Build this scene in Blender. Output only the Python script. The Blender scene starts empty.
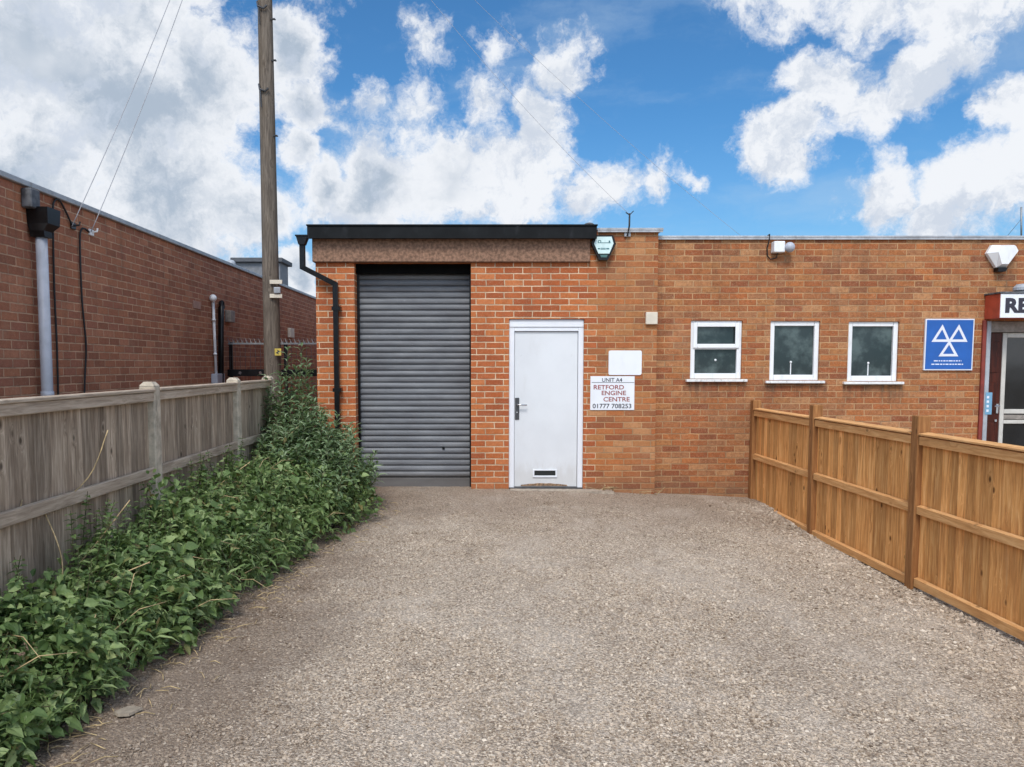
import bpy, bmesh, math, random
import numpy as np
from mathutils import Vector, Matrix

random.seed(7)
rng = np.random.default_rng(11)
scene = bpy.context.scene
COL = scene.collection
R = math.radians
H = 1.524            # camera height above the door sill


PITCH = math.atan(0.072)          # the camera looks slightly down
CP, SP = math.cos(PITCH), math.sin(PITCH)
PY0 = 365 + 0.072 * 800            # row of the optical axis
ROW = 365.0                        # row of the photo whose widths are being measured


def at(px, py, d):
    """point of the place seen at this pixel of the photograph, d metres in front of the camera"""
    u, v = (px - 484) / 800.0, (PY0 - py) / 800.0
    k = d / (CP + v * SP)
    return Vector((u * k, d, H + k * (v * CP - SP)))


def lin(r, g, b):
    def f(c):
        c /= 255.0
        return c / 12.92 if c <= 0.04045 else ((c + 0.055) / 1.055) ** 2.4
    return (f(r), f(g), f(b), 1.0)


# ------------------------------------------------------------------ object helpers
def world_loc(o):
    v = Vector((0, 0, 0))
    while o:
        v += o.location
        o = o.parent
    return v


def tag(o, label=None, cat=None, group=None, kind=None):
    if label: o['label'] = label
    if cat: o['category'] = cat
    if group: o['group'] = group
    if kind: o['kind'] = kind
    return o


def thing(name, label, cat, loc, group=None):
    o = bpy.data.objects.new(name, None)
    o.empty_display_size = 0.1
    COL.objects.link(o)
    o.location = loc
    return tag(o, label, cat, group)


def finish(name, me, m, parent, smooth):
    for p in me.polygons:
        p.use_smooth = smooth
    if isinstance(m, (list, tuple)):
        for k in m: me.materials.append(k)
    else:
        me.materials.append(m)
    o = bpy.data.objects.new(name, me)
    COL.objects.link(o)
    if parent:
        o.parent = parent
    return o


def obj(name, bm, m, parent=None, smooth=False):
    """link a bmesh built in world coordinates as ONE mesh object"""
    if parent:
        off = world_loc(parent)
    else:
        xs = [v.co for v in bm.verts]
        lo = Vector((min(c[i] for c in xs) for i in range(3)))
        hi = Vector((max(c[i] for c in xs) for i in range(3)))
        off = Vector(((lo.x + hi.x) / 2, (lo.y + hi.y) / 2, lo.z))
    bmesh.ops.translate(bm, verts=bm.verts, vec=-off)
    me = bpy.data.meshes.new(name)
    bm.to_mesh(me)
    bm.free()
    o = finish(name, me, m, parent, smooth)
    if not parent:
        o.location = off
    return o


def np_obj(name, V, faces_flat, face_sizes, m, parent=None, smooth=False, origin=(0, 0, 0)):
    """fast mesh from numpy arrays (world coordinates)"""
    off = np.array(world_loc(parent)) if parent else np.array(origin, float)
    V = V - off
    me = bpy.data.meshes.new(name)
    me.vertices.add(len(V))
    me.vertices.foreach_set('co', V.astype(np.float32).ravel())
    me.loops.add(len(faces_flat))
    me.loops.foreach_set('vertex_index', faces_flat.astype(np.int32))
    me.polygons.add(len(face_sizes))
    st = np.concatenate([[0], np.cumsum(face_sizes)[:-1]])
    me.polygons.foreach_set('loop_start', st.astype(np.int32))
    me.polygons.foreach_set('loop_total', face_sizes.astype(np.int32))
    me.update(calc_edges=True)
    me.validate()
    me.polygons.foreach_set('use_smooth', np.full(len(me.polygons), smooth))
    me.materials.append(m)
    o = bpy.data.objects.new(name, me)
    COL.objects.link(o)
    if parent: o.parent = parent
    else: o.location = origin
    return o


# ------------------------------------------------------------------ shape helpers
def BM():
    return bmesh.new()


def box(bm, x0, x1, y0, y1, z0, z1, bev=0.0, rot=None, piv=None):
    vs = [bm.verts.new((x, y, z)) for z in (z0, z1) for y in (y0, y1) for x in (x0, x1)]
    fs = []
    for idx in ((0, 2, 3, 1), (4, 5, 7, 6), (0, 1, 5, 4), (2, 6, 7, 3), (0, 4, 6, 2), (1, 3, 7, 5)):
        fs.append(bm.faces.new([vs[i] for i in idx]))
    if bev > 0:
        es = list({e for f in fs for e in f.edges})
        r = bmesh.ops.bevel(bm, geom=es, offset=bev, segments=1, affect='EDGES', clamp_overlap=True)
        if rot is not None:
            vs = list({v for f in r['faces'] for v in f.verts} | {v for v in vs if v.is_valid})
    if rot is not None:
        c = piv or Vector(((x0 + x1) / 2, (y0 + y1) / 2, (z0 + z1) / 2))
        bmesh.ops.rotate(bm, verts=[v for v in vs if v.is_valid], cent=c, matrix=rot)
    return bm


def tube(bm, pts, r, n=8, cap=True):
    """round tube through points; r a number or one per point"""
    pts = [Vector(p) for p in pts]
    rs = r if isinstance(r, (list, tuple)) else [r] * len(pts)
    rings = []
    up = Vector((0.13, 0.21, 0.97))
    for i, p in enumerate(pts):
        a = pts[max(i - 1, 0)]
        b = pts[min(i + 1, len(pts) - 1)]
        t = (b - a).normalized()
        s = t.cross(up)
        if s.length < 0.15: s = t.cross(Vector((1, 0.1, 0)))
        s.normalize()
        q = t.cross(s).normalized()
        rings.append([bm.verts.new(p + (s * math.cos(2 * math.pi * k / n) + q * math.sin(2 * math.pi * k / n)) * rs[i]) for k in range(n)])
    for a, b in zip(rings, rings[1:]):
        for k in range(n):
            bm.faces.new((a[k], a[(k + 1) % n], b[(k + 1) % n], b[k]))
    if cap:
        bm.faces.new(rings[0][::-1])
        bm.faces.new(rings[-1])
    return bm


def sqtube(bm, pts, w, d):
    """rectangular section pipe swept in the XZ plane (w across, d along Y)"""
    pts = [Vector(p) for p in pts]
    rings = []
    for i, p in enumerate(pts):
        n1 = (pts[i] - pts[i - 1]).normalized() if i else (pts[1] - pts[0]).normalized()
        n2 = (pts[i + 1] - pts[i]).normalized() if i < len(pts) - 1 else n1
        t = (n1 + n2).normalized()
        s = Vector((t.z, 0, -t.x)).normalized()
        k = 1.0 / max(0.5, n1.dot(t))
        rings.append([bm.verts.new(p + s * (a * w / 2 * k) + Vector((0, b * d / 2, 0))) for a, b in ((-1, -1), (1, -1), (1, 1), (-1, 1))])
    for a, b in zip(rings, rings[1:]):
        for k in range(4):
            bm.faces.new((a[k], a[(k + 1) % 4], b[(k + 1) % 4], b[k]))
    bm.faces.new(rings[0][::-1])
    bm.faces.new(rings[-1])
    return bm


def prism(bm, outline, y0, y1, outline2=None):
    """outline of (x,z) at depth y1 joined to outline2 (or the same) at y0 (front)"""
    o2 = outline2 or outline
    a = [bm.verts.new((x, y1, z)) for x, z in outline]
    b = [bm.verts.new((x, y0, z)) for x, z in o2]
    n = len(a)
    for k in range(n):
        bm.faces.new((a[k], a[(k + 1) % n], b[(k + 1) % n], b[k]))
    bm.faces.new(a[::-1])
    bm.faces.new(b)
    bmesh.ops.recalc_face_normals(bm, faces=bm.faces)
    return bm


def disc(bm, c, r, y0, y1, n=16):
    return prism(bm, [(c[0] + r * math.cos(2 * math.pi * k / n), c[1] + r * math.sin(2 * math.pi * k / n)) for k in range(n)], y0, y1)


def ball(bm, c, r, sx=1, sy=1, sz=1, u=14, v=9):
    M = Matrix.Translation(c) @ Matrix.Diagonal((r * sx, r * sy, r * sz, 1))
    bmesh.ops.create_uvsphere(bm, u_segments=u, v_segments=v, radius=1.0, matrix=M)
    return bm


def wall_xz(bm, x0, x1, z0, z1, y, holes, depth, tops=True):
    """front brick skin at Y=y with rectangular openings and their reveals running back by depth"""
    xs = sorted({x0, x1, *[h[0] for h in holes], *[h[1] for h in holes]})
    zs = sorted({z0, z1, *[h[2] for h in holes], *[h[3] for h in holes]})
    for xa, xb in zip(xs, xs[1:]):
        for za, zb in zip(zs, zs[1:]):
            cx, cz = (xa + xb) / 2, (za + zb) / 2
            if any(h[0] < cx < h[1] and h[2] < cz < h[3] for h in holes):
                continue
            bm.faces.new([bm.verts.new(c) for c in ((xa, y, za), (xb, y, za), (xb, y, zb), (xa, y, zb))])
    for hx0, hx1, hz0, hz1 in holes:
        for q in (((hx0, y, hz0), (hx0, y, hz1), (hx0, y + depth, hz1), (hx0, y + depth, hz0)),
                  ((hx1, y, hz1), (hx1, y, hz0), (hx1, y + depth, hz0), (hx1, y + depth, hz1)),
                  ((hx0, y, hz1), (hx1, y, hz1), (hx1, y + depth, hz1), (hx0, y + depth, hz1)),
                  ((hx1, y, hz0), (hx0, y, hz0), (hx0, y + depth, hz0), (hx1, y + depth, hz0))):
            bm.faces.new([bm.verts.new(c) for c in q])
    bmesh.ops.remove_doubles(bm, verts=bm.verts, dist=1e-5)
    return bm


def text_obj(name, s, x0, x1, zc, h, y, m, parent, bold=0.0, depth=0.0015):
    """lettering fitted between x0 and x1, height h, centred on zc, on a surface facing -Y at y"""
    cu = bpy.data.curves.new(name, 'FONT')
    cu.body = s
    cu.size = 1.0
    cu.offset = bold
    cu.resolution_u = 4
    to = bpy.data.objects.new(name + '_curve', cu)
    COL.objects.link(to)
    bpy.context.view_layer.update()
    me = bpy.data.meshes.new_from_object(to.evaluated_get(bpy.context.evaluated_depsgraph_get()))
    bpy.data.objects.remove(to)
    n = len(me.vertices)
    c = np.empty(n * 3, np.float32)
    me.vertices.foreach_get('co', c)
    c = c.reshape(-1, 3)
    lo, hi = c.min(0), c.max(0)
    off = np.array(world_loc(parent))
    out = np.empty_like(c)
    out[:, 0] = x0 + (c[:, 0] - lo[0]) / (hi[0] - lo[0]) * (x1 - x0)
    out[:, 2] = zc - h / 2 + (c[:, 1] - lo[1]) / (hi[1] - lo[1]) * h
    out[:, 1] = y - depth
    out -= off
    me.vertices.foreach_set('co', out.ravel())
    me.update()
    me.name = name
    me.materials.clear()
    return finish(name, me, m, parent, False)


# ------------------------------------------------------------------ material helpers
class NT:
    def __init__(s, tree):
        s.t = tree
        s.n = tree.nodes
        s.l = tree.links

    def put(s, sock, v):
        if hasattr(v, 'is_output'): s.l.new(v, sock)
        elif v is not None: sock.default_value = v

    def node(s, typ, out=0, ins=None, **attrs):
        nd = s.n.new(typ)
        for k, v in attrs.items(): setattr(nd, k, v)
        for k, v in (ins or {}).items(): s.put(nd.inputs[k], v)
        return nd.outputs[out]

    def m(s, op, a, b=None, c=None, clamp=False):
        nd = s.n.new('ShaderNodeMath')
        nd.operation = op
        nd.use_clamp = clamp
        for i, v in enumerate((a, b, c)):
            if v is not None: s.put(nd.inputs[i], v)
        return nd.outputs[0]

    def mix(s, f, a, b, blend='MIX'):
        nd = s.n.new('ShaderNodeMix')
        nd.data_type = 'RGBA'
        nd.blend_type = blend
        s.put(nd.inputs[0], f); s.put(nd.inputs[6], a); s.put(nd.inputs[7], b)
        return nd.outputs[2]

    def fmix(s, f, a, b):
        return s.m('ADD', a, s.m('MULTIPLY', f, s.m('SUBTRACT', b, a)))

    def step(s, v, a, b, lo=0.0, hi=1.0):
        nd = s.n.new('ShaderNodeMapRange')
        nd.interpolation_type = 'SMOOTHSTEP'
        for i, q in enumerate((v, a, b, lo, hi)): s.put(nd.inputs[i], q)
        return nd.outputs[0]

    def noise(s, vec, scale, detail=4.0, rough=0.55, out=0, dist=0.0):
        return s.node('ShaderNodeTexNoise', out, {'Vector': vec, 'Scale': scale, 'Detail': detail, 'Roughness': rough, 'Distortion': dist})

    def ramp(s, f, stops, interp='LINEAR'):
        nd = s.n.new('ShaderNodeValToRGB')
        cr = nd.color_ramp
        cr.interpolation = interp
        while len(cr.elements) < len(stops): cr.elements.new(0.5)
        for e, (p, c) in zip(cr.elements, stops):
            e.position = p
            e.color = c
        s.put(nd.inputs[0], f)
        return nd.outputs[0]

    def xyz(s, x, y, z):
        return s.node('ShaderNodeCombineXYZ', 0, {0: x, 1: y, 2: z})

    def vscale(s, v, k):
        return s.node('ShaderNodeVectorMath', 0, {0: v, 1: k}, operation='MULTIPLY')

    def vadd(s, v, k):
        return s.node('ShaderNodeVectorMath', 0, {0: v, 1: k}, operation='ADD')

    def sep(s, v):
        nd = s.n.new('ShaderNodeSeparateXYZ')
        s.l.new(v, nd.inputs[0])
        return nd.outputs

    def bump(s, h, strength, dist, normal=None):
        return s.node('ShaderNodeBump', 0, {'Height': h, 'Strength': strength, 'Distance': dist, 'Normal': normal})

    def pos(s):
        return s.node('ShaderNodeNewGeometry', 0)

    def island(s):
        return s.node('ShaderNodeNewGeometry', 8)


def new_mat(name):
    mt = bpy.data.materials.new(name)
    mt.use_nodes = True
    t = NT(mt.node_tree)
    bs = t.n['Principled BSDF']
    return mt, t, bs


def plain(name, col, rough=0.5, metal=0.0, var=0.10, scale=9.0, bump=0.0, bscale=60.0, spec=0.5, dirt=None, dirt_amt=0.25):
    """paint, plastic, metal: base colour with faint mottling and optional grime"""
    mt, t, bs = new_mat(name)
    p = t.pos()
    n1 = t.noise(p, scale, 5)
    dark = tuple(c * (1 - var * 1.6) for c in col[:3]) + (1,)
    lite = tuple(min(1, c * (1 + var)) for c in col[:3]) + (1,)
    c = t.mix(t.step(n1, 0.3, 0.7), dark, lite)
    if dirt:
        n2 = t.noise(t.vscale(p, (1, 1, 0.35)), scale * 1.7, 7, 0.65)
        c = t.mix(t.m('MULTIPLY', t.step(n2, 0.52, 0.75), dirt_amt), c, dirt)
    t.put(bs.inputs['Base Color'], c)
    t.put(bs.inputs['Roughness'], t.m('ADD', rough - 0.06, t.m('MULTIPLY', n1, 0.12)))
    bs.inputs['Metallic'].default_value = metal
    bs.inputs['Specular IOR Level'].default_value = spec
    if bump:
        t.put(bs.inputs['Normal'], t.bump(t.noise(p, bscale, 4), bump, 0.004))
    return mt


def brick_mat(name, palette, mortar, split=None, palette2=None, mortar2=None, var=0.35, soot=0.35, mw=0.0048, shift0=0.0, base_dirt=0.0, runs=()):
    """stretcher-bond brickwork, 225 x 75 mm, each brick its own shade"""
    mt, t, bs = new_mat(name)
    p = t.pos()
    wob = t.noise(p, 14.0, 2, 0.5, out=1)
    wv = t.vscale(t.vadd(wob, (-0.5, -0.5, -0.5)), (0.010, 0.010, 0.008))
    s = t.sep(t.vadd(p, wv))
    u = t.m('DIVIDE', t.m('ADD', t.m('ADD', s[0], s[1]), shift0), 0.225)
    w = t.m('DIVIDE', s[2], 0.075)
    row = t.m('FLOOR', w)
    sh = t.m('MULTIPLY', t.m('FLOORED_MODULO', row, 2.0), 0.5)
    jit = t.m('MULTIPLY', t.node('ShaderNodeTexWhiteNoise', 0, {'W': row}, noise_dimensions='1D'), 0.08)
    cu = t.m('ADD', t.m('ADD', u, sh), jit)
    col = t.m('FLOOR', cu)
    fx, fz = t.m('FRACT', cu), t.m('FRACT', w)
    dx = t.m('MULTIPLY', t.m('MINIMUM', fx, t.m('SUBTRACT', 1.0, fx)), 0.225)
    dz = t.m('MULTIPLY', t.m('MINIMUM', fz, t.m('SUBTRACT', 1.0, fz)), 0.075)
    d = t.m('MINIMUM', dx, dz)
    chip = t.noise(p, 70.0, 3, 0.6)
    d = t.m('ADD', d, t.m('MULTIPLY', t.m('SUBTRACT', chip, 0.5), 0.006))
    mask = t.step(d, mw - 0.0012, mw + 0.0018)
    wn = t.n.new('ShaderNodeTexWhiteNoise'); wn.noise_dimensions = '2D'
    t.put(wn.inputs['Vector'], t.xyz(col, row, 0.0))
    rnd, rcol = wn.outputs[0], wn.outputs[1]

    def pal(pl):
        k = len(pl)
        return t.ramp(rnd, [(i / k, c) for i, c in enumerate(pl)], 'CONSTANT')
    face, mort = pal(palette), mortar
    if palette2:
        cx = t.m('MULTIPLY', t.m('SUBTRACT', t.m('ADD', col, 0.5), t.m('ADD', sh, jit)), 0.225)
        cx = t.m('SUBTRACT', t.m('SUBTRACT', cx, s[1]), shift0)
        old = t.step(cx, split - 0.002, split + 0.002)
        face = t.mix(old, face, pal(palette2))
        mort = t.mix(old, mortar, mortar2)
    # mottling inside each brick: its own noise offset
    offs = t.vadd(p, t.vscale(rcol, (7.0, 7.0, 7.0)))
    n1 = t.noise(offs, 30.0, 6, 0.7)
    n2 = t.noise(offs, 75.0, 4, 0.65)
    face = t.mix(t.m('MULTIPLY', t.step(n1, 0.35, 0.72), var), face, tuple(c * 0.42 for c in palette[0][:3]) + (1,))
    face = t.mix(t.m('MULTIPLY', t.step(n2, 0.52, 0.70), var * 1.5), face, t.mix(0.6, face, (0.55, 0.38, 0.24, 1)))
    mort = t.mix(t.step(t.noise(p, 5.0, 5), 0.35, 0.7), mort, t.mix(0.5, mort, (0.12, 0.085, 0.06, 1)))
    c = t.mix(mask, mort, face)
    # weather staining in large soft patches and streaks
    big = t.noise(t.vscale(p, (1.0, 1.0, 0.5)), 1.6, 6, 0.62)
    c = t.mix(t.m('MULTIPLY', t.step(big, 0.48, 0.75), soot), c, t.mix(0.62, c, (0.03, 0.024, 0.02, 1)))
    streak = t.noise(t.vscale(t.vadd(p, (3.0, 0, 0)), (1.0, 1.0, 0.10)), 5.5, 5, 0.62)
    c = t.mix(t.m('MULTIPLY', t.m('MULTIPLY', t.step(streak, 0.50, 0.70), t.step(s[2], 0.6, 3.0)), soot * 1.6), c, t.mix(0.6, c, (0.05, 0.04, 0.033, 1)))
    bloom = t.noise(t.vadd(p, (0, 5.0, 2.0)), 2.3, 5, 0.6)
    c = t.mix(t.m('MULTIPLY', t.step(bloom, 0.56, 0.74), soot * 0.9), c, t.mix(0.5, c, (0.50, 0.38, 0.27, 1)))
    for x0, x1, zt, ln in runs:
        run = t.noise(t.vscale(p, (1.0, 1.0, 0.06)), 16.0, 4, 0.6)
        inx = t.m('MULTIPLY', t.step(s[0], x0 - .03, x0 + .03), t.step(s[0], x1 - .03, x1 + .03, 1.0, 0.0))
        inz = t.m('MULTIPLY', t.step(s[2], zt, zt + .01, 1.0, 0.0), t.step(s[2], zt - ln, zt))
        c = t.mix(t.m('MULTIPLY', t.m('MULTIPLY', inx, inz), t.step(run, .42, .62, .15, .75)), c, t.mix(0.75, c, (0.05, 0.04, 0.034, 1)))
    if base_dirt:
        low = t.m('SUBTRACT', 1.0, t.step(t.m('ADD', s[2], t.m('MULTIPLY', big, 0.25)), 0.06, 0.34))
        c = t.mix(t.m('MULTIPLY', low, base_dirt), c, t.mix(0.7, c, (0.10, 0.08, 0.06, 1)))
    t.put(bs.inputs['Base Color'], c)
    bs.inputs['Roughness'].default_value = 0.9
    bs.inputs['Specular IOR Level'].default_value = 0.2
    hgt = t.m('ADD', t.m('MULTIPLY', mask, 1.0), t.m('MULTIPLY', n1, 0.35))
    t.put(bs.inputs['Normal'], t.bump(t.m('ADD', hgt, t.m('MULTIPLY', rnd, 0.2)), 0.8, 0.006))
    return mt


def wood_mat(name, dark, mid, lite, axis='z', knot=0.7, tone=0.35, grain=1.0, rough=0.85, streak=None):
    """sawn timber with grain, knots and a tone of its own per board"""
    mt, t, bs = new_mat(name)
    p = t.pos()
    isl = t.island()
    wn = t.node('ShaderNodeTexWhiteNoise', 1, {'W': isl}, noise_dimensions='1D')
    p = t.vadd(p, t.vscale(wn, (9.0, 9.0, 9.0)))
    sc = {'z': (1, 1, 0.07), 'y': (1, 0.07, 1), 'x': (0.07, 1, 1)}[axis]
    kn = {'z': (1, 1, 0.55), 'y': (1, 0.55, 1), 'x': (0.55, 1, 1)}[axis]
    # knots bend the grain round themselves
    vor = t.node('ShaderNodeTexVoronoi', 0, {'Vector': t.vscale(p, kn), 'Scale': 7.5, 'Randomness': 1.0})
    kd = t.step(vor, 0.03, 0.30, 1.0, 0.0)
    g = t.noise(t.vadd(t.vscale(p, sc), t.vscale(t.xyz(kd, kd, kd), (0.025, 0.025, 0.025))), 38.0 * grain, 5, 0.6, dist=0.6)
    f = t.noise(t.vscale(p, sc), 150.0, 3, 0.6)
    c = t.ramp(t.m('ADD', t.m('MULTIPLY', g, 0.75), t.m('MULTIPLY', f, 0.25)), [(0.34, dark), (0.5, mid), (0.64, lite)])
    c = t.mix(0.3, c, mid)
    c = t.mix(t.m('MULTIPLY', t.step(vor, 0.05, 0.13, 1.0, 0.0), knot), c, tuple(q * 0.38 for q in dark[:3]) + (1,))
    v = t.m('ADD', 1.0 - tone / 2, t.m('MULTIPLY', isl, tone))
    c = t.mix(1.0, c, t.xyz(v, v, v), 'MULTIPLY')
    if streak:
        st = t.noise(t.vscale(t.pos(), (1, 1, 0.12)), 9.0, 5, 0.65)
        c = t.mix(t.m('MULTIPLY', t.step(st, 0.5, 0.72), 0.55), c, streak)
    t.put(bs.inputs['Base Color'], c)
    bs.inputs['Roughness'].default_value = rough
    bs.inputs['Specular IOR Level'].default_value = 0.25
    t.put(bs.inputs['Normal'], t.bump(t.m('ADD', g, t.m('MULTIPLY', f, 0.5)), 0.55, 0.004))
    return mt


def leaf_mat(name, a, b, c3, trans=0.3, rough=0.5):
    mt, t, bs = new_mat(name)
    isl = t.island()
    c = t.ramp(isl, [(0.0, a), (0.55, b), (0.97, c3), (0.985, (0.22, 0.17, 0.06, 1))])
    c = t.mix(t.m('MULTIPLY', t.step(t.noise(t.pos(), 2.6, 3), 0.4, 0.65), 0.5), c, t.mix(0.5, c, a))
    t.put(bs.inputs['Base Color'], c)
    bs.inputs['Roughness'].default_value = rough
    bs.inputs['Specular IOR Level'].default_value = 0.4
    tr = t.node('ShaderNodeBsdfTranslucent', 0, {'Color': t.mix(0.3, c, (0.25, 0.35, 0.05, 1))})
    ms = t.n.new('ShaderNodeMixShader')
    ms.inputs[0].default_value = trans
    t.l.new(bs.outputs[0], ms.inputs[1]); t.l.new(tr, ms.inputs[2])
    t.l.new(ms.outputs[0], t.n['Material Output'].inputs[0])
    return mt


# ------------------------------------------------------------------ materials
ORANGE = [lin(184, 104, 60), lin(192, 113, 66), lin(176, 95, 55), lin(198, 120, 74), lin(180, 100, 60), lin(164, 88, 54)]
OLD = [lin(144, 86, 58), lin(186, 134, 92), lin(158, 92, 58), lin(168, 108, 69), lin(172, 112, 72), lin(162, 101, 64), lin(178, 122, 81), lin(167, 100, 61), lin(158, 103, 69), lin(179, 111, 66), lin(166, 114, 78), lin(147, 96, 66), lin(172, 103, 62), lin(170, 107, 65), lin(174, 118, 74)]
REDDISH = [lin(168, 110, 84), lin(176, 117, 88), lin(160, 104, 80), lin(182, 124, 96), lin(164, 108, 86), lin(152, 100, 78)]
M = {}
M['brick_front'] = brick_mat('unit_brickwork', ORANGE, lin(222, 196, 164), split=1.27, palette2=OLD, mortar2=lin(192, 152, 112), mw=0.0055, var=0.36, soot=0.22, base_dirt=0.5)
M['brick_old'] = brick_mat('weathered_brickwork', OLD, lin(192, 152, 112), var=0.54, soot=0.32, shift0=0.07, mw=0.0052, base_dirt=0.45, runs=((2.46, 3.26, 1.33, .34), (3.44, 4.22, 1.31, .30), (4.40, 5.18, 1.30, .36)))
M['brick_left'] = brick_mat('brown_brickwork', REDDISH, lin(204, 164, 134), var=0.32, soot=0.28, shift0=0.03, mw=0.0055)
M['pebble'] = plain('pebbledash_concrete', lin(140, 108, 88), 0.95, var=0.28, scale=30, bump=0.9, bscale=80, dirt=lin(94, 64, 48), dirt_amt=0.75)
M['black'] = plain('black_plastic', (0.006, 0.006, 0.007, 1), 0.35, var=0.25, spec=0.3, dirt=(0.03, 0.03, 0.03, 1), dirt_amt=0.4)
M['black_felt'] = plain('black_roofing', (0.007, 0.008, 0.009, 1), 0.6, var=0.3, scale=5, spec=0.18, dirt=(0.035, 0.036, 0.04, 1), dirt_amt=0.6)
M['roof'] = plain('roof_felt', (0.07, 0.07, 0.072, 1), 0.9, var=0.2, bump=0.4)
M['white'] = plain('white_paint', (0.78, 0.80, 0.84, 1), 0.35, var=0.02, scale=3, dirt=(0.55, 0.54, 0.52, 1), dirt_amt=0.12)
M['upvc'] = plain('white_window_plastic', (0.80, 0.81, 0.82, 1), 0.3, var=0.02, scale=6, dirt=(0.42, 0.40, 0.36, 1), dirt_amt=0.3)
M['sill'] = plain('white_sill_paint', (0.76, 0.76, 0.75, 1), 0.45, var=0.05, scale=20, dirt=(0.22, 0.20, 0.17, 1), dirt_amt=0.7)
M['door_paint'] = plain('white_door_paint', (0.70, 0.715, 0.735, 1), 0.3, var=0.03, scale=2, dirt=(0.50, 0.49, 0.47, 1), dirt_amt=0.3)
_t = NT(M['door_paint'].node_tree)
_b = _t.n['Principled BSDF']
_p = _t.pos()
_src = _b.inputs['Base Color'].links[0].from_socket
_sp = _t.m('ADD', _t.sep(_p)[2], _t.m('MULTIPLY', _t.noise(_t.vscale(_p, (1, 1, .4)), 14.0, 6, .68), -.55))
_hd = _t.noise(_t.vadd(_p, (2.0, 0, 1.0)), 6.0, 6, .7)
_c = _t.mix(_t.m('MULTIPLY', _t.step(_sp, -.16, .10, 1.0, 0.0), .28), _src, (.42, .38, .33, 1))
_t.put(_b.inputs['Base Color'], _t.mix(_t.m('MULTIPLY', _t.step(_hd, .62, .74), .2), _c, (.48, .47, .45, 1)))
M['rust'] = plain('rusty_stain', lin(150, 120, 92), 0.8, var=0.4, scale=40)
M['steel'] = plain('dark_steel', (0.10, 0.10, 0.105, 1), 0.4, 0.7, var=0.15)
M['chrome'] = plain('bright_steel', (0.6, 0.6, 0.62, 1), 0.25, 1.0, var=0.05)
M['coping'] = plain('grey_metal_flashing', (0.42, 0.43, 0.45, 1), 0.5, 0.2, var=0.15, dirt=(0.16, 0.15, 0.14, 1), dirt_amt=0.5)
M['concrete'] = plain('fence_post_concrete', lin(196, 184, 164), 0.92, var=0.18, scale=14, bump=0.5, bscale=90, dirt=lin(112, 104, 88), dirt_amt=0.6)
M['step'] = plain('step_concrete', lin(168, 154, 138), 0.95, var=0.2, scale=16, bump=0.5, bscale=80, dirt=lin(120, 106, 90), dirt_amt=0.6)
M['grey_pipe'] = plain('grey_pipe_plastic', lin(168, 172, 182), 0.45, var=0.06, dirt=lin(110, 108, 104), dirt_amt=0.3)
M['grey_box'] = plain('grey_cladding', lin(122, 124, 128), 0.7, var=0.1, dirt=lin(80, 80, 80), dirt_amt=0.4)
M['lead'] = plain('lead_sheet', (0.12, 0.125, 0.135, 1), 0.6, 0.2, var=0.3, scale=14, bump=0.5, bscale=20)
M['beige'] = plain('cream_plastic', lin(214, 204, 186), 0.5, var=0.05)
M['paper_white'] = plain('white_sign_face', (0.80, 0.82, 0.86, 1), 0.35, var=0.02, scale=4, dirt=(0.6, 0.6, 0.58, 1), dirt_amt=0.2)
M['blue'] = plain('blue_sign_face', lin(30, 92, 172), 0.4, var=0.05)
M['ink'] = plain('dark_lettering', (0.03, 0.028, 0.045, 1), 0.6)
M['ink_red'] = plain('red_brown_lettering', lin(150, 62, 56), 0.6, var=0.3, scale=120)
M['ink_white'] = plain('white_lettering', (0.72, 0.74, 0.80, 1), 0.45, var=0.02)
M['ink_teal'] = plain('teal_lettering', lin(52, 104, 112), 0.5)
M['pale_teal'] = plain('pale_teal_plastic', lin(206, 228, 226), 0.35, var=0.05, scale=20)
M['teal'] = plain('dark_teal_plastic', lin(70, 110, 108), 0.4)
M['red_panel'] = plain('faded_red_panel', lin(172, 72, 50), 0.5, var=0.12, dirt=lin(110, 50, 40), dirt_amt=0.4)
M['maroon'] = plain('maroon_paint', lin(128, 52, 42), 0.6, var=0.15, dirt=lin(84, 42, 34), dirt_amt=0.5)
M['grey_paint'] = plain('grey_paint', lin(164, 168, 174), 0.5, var=0.08, dirt=lin(110, 108, 106), dirt_amt=0.4)
M['grey_wood'] = plain('weathered_grey_header', lin(140, 132, 124), 0.7, var=0.2, scale=16)
M['yellow'] = plain('yellow_tag', lin(206, 182, 84), 0.6)
M['galv'] = plain('galvanised_wire', (0.28, 0.29, 0.30, 1), 0.5, 0.6)
M['cable'] = plain('grey_cable', (0.34, 0.34, 0.36, 1), 0.6)
M['cable_black'] = plain('black_cable', (0.012, 0.012, 0.013, 1), 0.6)
M['interior'] = plain('dark_interior', (0.02, 0.022, 0.022, 1), 0.9)
M['stone'] = plain('slate_shard', lin(150, 138, 122), 0.9, var=0.15, scale=30)
M['mahogany'] = wood_mat('mahogany_door', lin(44, 20, 14), lin(66, 28, 18), lin(92, 40, 26), 'z', knot=0.0, tone=0.1, rough=0.35)
M['pine'] = wood_mat('orange_pine_boards', lin(152, 98, 52), lin(212, 152, 90), lin(240, 190, 128), 'z', knot=0.95, tone=0.55, streak=lin(168, 112, 66))
M['pine_rail'] = wood_mat('orange_pine_rail', lin(176, 124, 76), lin(212, 158, 102), lin(234, 188, 132), 'y', knot=0.6, tone=0.2)
M['pine_post'] = wood_mat('brown_treated_post', lin(110, 72, 40), lin(146, 100, 60), lin(176, 128, 80), 'z', knot=0.6, tone=0.2)
M['grey_board'] = wood_mat('weathered_grey_boards', lin(98, 82, 68), lin(156, 139, 120), lin(204, 187, 166), 'z', knot=0.85, tone=0.6, streak=lin(116, 98, 82))
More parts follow.
